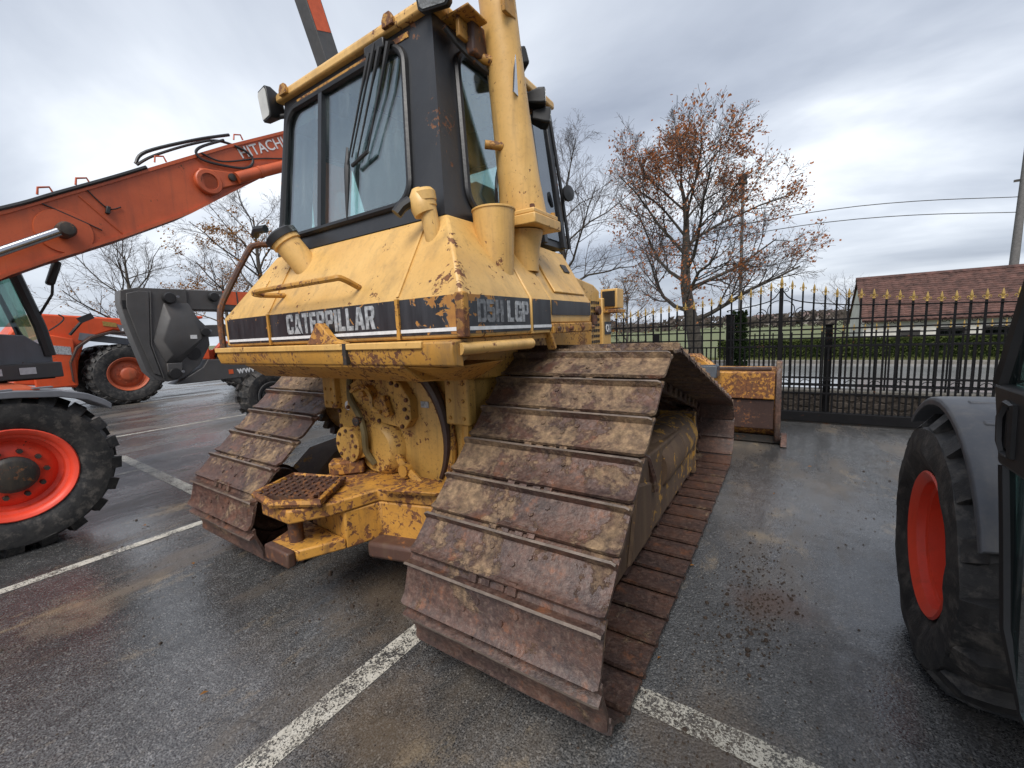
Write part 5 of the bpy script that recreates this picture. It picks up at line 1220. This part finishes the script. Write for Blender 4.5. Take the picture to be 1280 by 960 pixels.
text('DOOSAN', WHT, LD,(LX-.226,2.42,1.83),(0,1,-.22),(0,.22,1),1.2,.17, off=.018)
MB().prism([(2.36,2.10),(3.75,1.78),(3.75,1.62),(2.45,1.83)],'x',LX-.243,LX-.234).build('name_strip', LGRY, LD)
MB().prism([(1.06,1.42),(1.42,1.36),(1.42,1.56),(1.06,1.62)],'x',LX-.099,LX-.09).build('data_plate', SILV, LD)
MB().tube([(LX-.1,1.45,1.85),(LX+.02,1.62,2.10),(LX+.05,1.72,2.22)],.035,6).obox((LX+.05,1.74,2.24),(0,1,.5),(1,0,0),(0,-.5,1),.14,.05,.07).build('rear_mirror', PLAS, LD)
MB().tube(bez([(LX-.05,1.1,1.95),(LX-.02,1.3,2.12),(LX-.02,1.38,2.25),(LX-.02,1.30,2.33)],5),.016,5).build('cable', PLAS, LD)
MB().box(LX-1.9,LX-.4,3.2,4.3,.6,1.2).box(LX-1.7,LX-.6,4.3,6.0,.7,1.3).build('articulated_frame', LORG, LD, bevel=0.03)
MB().prism([(6.1,.04),(7.5,.04),(7.55,.12),(6.5,.3),(6.25,1.1),(6.05,1.1)],'x',LX-2.6,LX+.3).build('bucket', BRN, LD, bevel=0.02)
MB().prism([(4.6,1.3),(4.9,1.6),(6.2,.6),(6.1,.35)],'x',LX-.6,LX-.4).build('lift_arm', LORG, LD, bevel=0.02)
cabm=MB().box(LX-1.75,LX-.45,2.9,4.3,2.1,2.2)
for xx in (LX-1.75,LX-.5):
    for yy in (2.9,4.25): cabm.box(xx,xx+.06,yy,yy+.06,1.8,3.1)
MB().box(LX-1.8,LX-.4,2.85,4.4,2.25,2.33).build('hood_top', LORG, LD, bevel=0.03)

# ---------------- dark grey boom lift
BX=-6.0
BL = thing('boom_lift', (-6.3,4.2,0), 'dark grey articulated boom lift with orange stripes behind the bulldozer', 'boom lift')
KN=[(.80,2.10),(.82,2.28),(1.0,2.33),(1.62,2.335),(1.60,2.03),(1.84,1.74),(1.84,1.45),(1.66,1.14),(1.42,.95),(1.22,.92),(1.08,.96),(.98,1.10),(.84,1.80)]
kn=MB().prism(KN,'x',BX-.24,BX).build('knuckle_plate', DGR, BL, bevel=0.008)
cov=MB().loft([[(BX,1.30,2.12),(BX,1.62,2.13),(BX,1.80,1.72),(BX,1.78,1.58),(BX,1.42,1.20),(BX,1.22,1.20),(BX,1.10,1.55)],[(BX+.10,1.33,1.88),(BX+.10,1.60,1.86),(BX+.10,1.72,1.64),(BX+.10,1.70,1.55),(BX+.10,1.42,1.33),(BX+.10,1.30,1.33),(BX+.10,1.20,1.55)]]).build('cover', DGR, kn, bevel=0.01)
MB().prism([(.82,2.02),(.90,2.02),(.905,2.14),(.825,2.14)],'x',BX,BX+.004).build('slot', GASK, kn)
MB().prism([(.86,2.05),(.88,2.24),(1.02,2.28),(1.14,2.28),(1.06,1.5),(1.14,1.02),(1.06,1.06),(.94,1.6)],'x',BX,BX+.022).build('side_flange', DGR, kn, bevel=0.006)
MB().tube([(BX+.012,1.16,2.28),(BX+.012,1.08,1.5),(BX+.012,1.17,.98)],.010,6).build('weld_seam', DGR, kn)
MB().prism([(1.22,1.04),(1.40,1.04),(1.42,1.20),(1.22,1.20)],'x',BX,BX+.05).build('cover_foot', DGR, kn, bevel=0.01)
for (y,z,r) in ((1.37,2.19,.085),(1.97,2.23,.075),(1.76,1.66,.07),(1.30,1.04,.085)):
    p=MB().lathe([(r,0),(r,.06),(r*.85,.09),(.01,.092)],(BX+(.0 if z!=1.66 else .05),y,z),(1,0,0),18).build('pivot_pin', PLAS, kn)
    MB().cyl((BX+.09,y+r*1.1,z+.02),(BX+.11,y+r*1.1,z+.02),.02,n=8).build('grease_cap', LGRY, p)
MB().lathe([(.10,0),(.10,.012),(.02,.012)],(BX,1.60,1.33),(1,0,0),16).build('slot_cover', PLAS, kn)
MB().box(BX+.10,BX+.104,1.55,1.64,1.56,1.62).build('sticker', WHT, cov)
MB().prism([(1.60,2.02),(7.4,1.98),(7.4,2.38),(1.50,2.34)],'x',BX-.40,BX-.03).build('upper_arm', DGR, BL, bevel=0.015)
ua=BL
for y in (2.14,2.37): MB().prism([(y,2.12),(y+.20,2.11),(y+.20,2.34),(y,2.34)],'x',BX-.029,BX-.024).build('orange_marker', ORMK, ua)
MB().prism([(1.75,1.58),(7.0,1.72),(7.0,1.86),(1.85,1.78)],'x',BX-.30,BX-.08).build('tie_rod', DGR, BL, bevel=0.01)
LA=[(1.30,.86),(2.2,.86),(7.2,.70),(7.2,1.04),(2.35,1.17),(1.78,1.22),(1.70,1.10)]
MB().prism(LA,'x',BX-.36,BX+.01).build('lower_arm', DGR, BL, bevel=0.015)
MB().box(BX+.011,BX+.015,2.06,2.13,.945,1.02).build('orange_square', ORMK, BL)
text('www.', WHT, BL,(BX+.0125,2.19,.935),(0,1,.02),(0,-.02,1),.36,.085, off=.018)
add_wheel(BL,(BX+.25,2.62,.50),1,.50,.24,.36,DGR,14,.06,None,'block',.08,.02)
add_wheel(BL,(BX+.25,5.4,.50),1,.50,.24,.36,DGR,14,.06,None,'block',.08,.02)
add_wheel(BL,(BX-1.6,5.4,.50),-1,.50,.24,.36,DGR,14,.06,None,'block',.08,.02)
MB().box(BX-1.3,BX-.1,3.0,6.9,.35,.70).build('chassis', DGR, BL, bevel=0.03)
MB().box(BX-1.2,BX-.2,5.8,7.3,.70,1.55).build('turntable', DGR, BL, bevel=0.04)
# raised boom section
dm=Vector((0,-.335,.942)); b0_=Vector((BX-.15,6.85,1.1)); L0=9.0
e2=Vector((0,.942,.335)); e1=Vector((1,0,0))
ms=MB().obox(b0_+dm*L0/2,e1,e2,dm,.16,.19,L0/2).build('raised_boom', DGR, BL, bevel=0.01)
for a_0,a_1 in ((6.85,7.55),(7.60,8.4)):
    MB().obox(b0_+dm*((a_0+a_1)/2)+e1*.163,e1,e2,dm,.003,.165,(a_1-a_0)/2).build('orange_marker', ORMK, BL)

# ---------------- machine at the right edge
TR = thing('tractor', (3.2,.2,0), 'grey and black tractor with bright red front wheel rim at the right edge', 'tractor')
add_wheel(TR,(2.46,1.10,.50),-1,.555,.285,.58,RED,16,.045,RED,'bar',.34,.03,True)
FA=[]
for i in range(16):
    a=radians(48+i*7.3); rr=.612-.02*max(0,(a-1.6)); FA.append((1.10+rr*cos(a),.50+rr*sin(a)))
fdr=MB().loft([[(x,y,z-dz) for y,z in FA]+[(x,1.10+(y-1.10)*.955,.50+(z-.50)*.955-dz) for y,z in reversed(FA)] for x,dz in ((2.462,.012),(2.47,.004),(2.50,0),(2.60,-.004),(3.1,-.004))]).build('fender', TGRY, TR, bevel=0.006)
for i in range(4):
    a=radians(96+i*16); rr=.605-.02*max(0,(a-1.6))+.006; p=Vector((2.66,1.10+rr*cos(a),.50+rr*sin(a))); n_=Vector((0,cos(a),sin(a))); MB().obox(p,(1,0,0),Vector((1,0,0)).cross(n_),n_,.13,.014,.007).build('fender_rib', TGRY, fdr, bevel=0.006)
# cab corner behind the wheel: left side wall at x = 2.44
MB().prism([(-1.6,1.04),(.415,1.04),(.435,1.10),(.49,1.25),(-1.6,1.25)],'x',2.435,2.53).build('door_panel', PLAS, TR, bevel=0.01)
MB().tube([(2.45,.47,1.25),(2.47,.40,1.55),(2.50,.22,2.0),(2.54,.02,2.5)],.022,8).build('front_pillar', PLAS, TR)
MB().tube([(2.45,.405,1.04),(2.455,.37,.85),(2.46,.33,.62),(2.48,.24,.44),(2.52,.05,.40),(2.52,-1.4,.40)],.016,8).build('door_frame', PLAS, TR)
MB().prism([(-1.6,1.251),(.46,1.251),(.39,1.55),(.21,2.0),(.01,2.48),(-1.6,2.48)],'x',2.458,2.464).build('door_glass', GLG, TR)
MB().prism([(-1.6,.42),(.04,.42),(.23,.46),(.32,.63),(.36,.85),(.40,1.035),(-1.6,1.035)],'x',2.462,2.468).build('lower_glass', GLG, TR)
MB().box(2.50,3.6,-1.7,.02,2.48,2.6).build('cab_roof', TGRY, TR, bevel=0.04)
MB().box(2.75,3.7,-1.5,.42,.45,1.0).build('cab_shell', SEATM, TR, bevel=0.05)
MB().box(3.15,3.75,.4,2.6,.75,1.5).build('hood', TGRY, TR, bevel=0.05)
MB().cyl((3.0,1.10,.5),(4.2,1.10,.5),.10).build('axle', DSTEEL, TR)
MB().tube([(2.432,.37,1.08),(2.428,.385,1.11),(2.428,.395,1.17),(2.432,.38,1.21),(2.432,.335,1.21),(2.432,.325,1.08)],.010,6,closed=True).build('door_handle', PLAS, TR)
MB().box(2.430,2.434,.335,.372,1.095,1.195).build('handle_recess', GASK, TR)
add_wheel(TR,(2.46,-2.3,.70),-1,.75,.40,.50,RED,18,.05,RED,'bar',.2,.02)
add_wheel(TR,(4.6,1.10,.50),1,.545,.285,.58,RED,13,.035,RED,'bar',.3,.012)

# ================================================================== LOOSE THINGS ON THE GROUND
cr = random.Random(77); m = MB()
def clod(p, r):
    n=5; rings=[]
    for q,hh in ((1,0),(.8,.55),(.3,.85)):
        rings.append([(p[0]+r*q*cos(2*pi*i/n+q)*cr.uniform(.7,1.2),p[1]+r*q*sin(2*pi*i/n+q)*cr.uniform(.7,1.2),.001+r*hh) for i in range(n)])
    m.loft(rings)
for (cx,cy,sx,sy,n,rm) in ((1.88,1.2,.075,.36,420,.005),(1.72,.75,.07,.5,240,.005),(.0,.25,.55,.2,400,.006),(-.6,-.3,.9,.5,300,.0035),(2.0,2.6,.5,.9,160,.005),(.9,-.5,.7,.35,240,.0035),(-1.9,.1,.5,.4,200,.0045),(1.6,-.1,.25,.2,120,.0045),(2.05,.2,.3,.4,120,.004)):
    for _ in range(n): clod((cr.gauss(cx,sx),cr.gauss(cy,sy)), rm*cr.uniform(.35,1.3)*(2.2 if cr.random()<.04 else 1))
tag(m.build('mud_crumbs', CRUMB, smooth=0),'scattered brown mud crumbs and grit lying on the asphalt','mud',kind='stuff')
lf=[]
for _ in range(45): lf.append((cr.uniform(-3,3.5),cr.uniform(-.8,5.6),.012))
mm_=MB(); V=[];F=[]
for p in lf:
    a=cr.uniform(0,2*pi); s_=cr.uniform(.008,.02); i=len(V); d=Vector((cos(a),sin(a),0)); e_=Vector((-sin(a),cos(a),0)); P0=Vector(p)
    V+= [P0-d*s_,P0+e_*s_*.6+Vector((0,0,.006)),P0+d*s_,P0-e_*s_*.6+Vector((0,0,.004))]; F.append((i,i+1,i+2,i+3))
mm_.add(V,F); tag(mm_.build('fallen_leaves', LEAFO, smooth=0),'a few small fallen leaves strewn over the wet yard','leaves',kind='stuff')
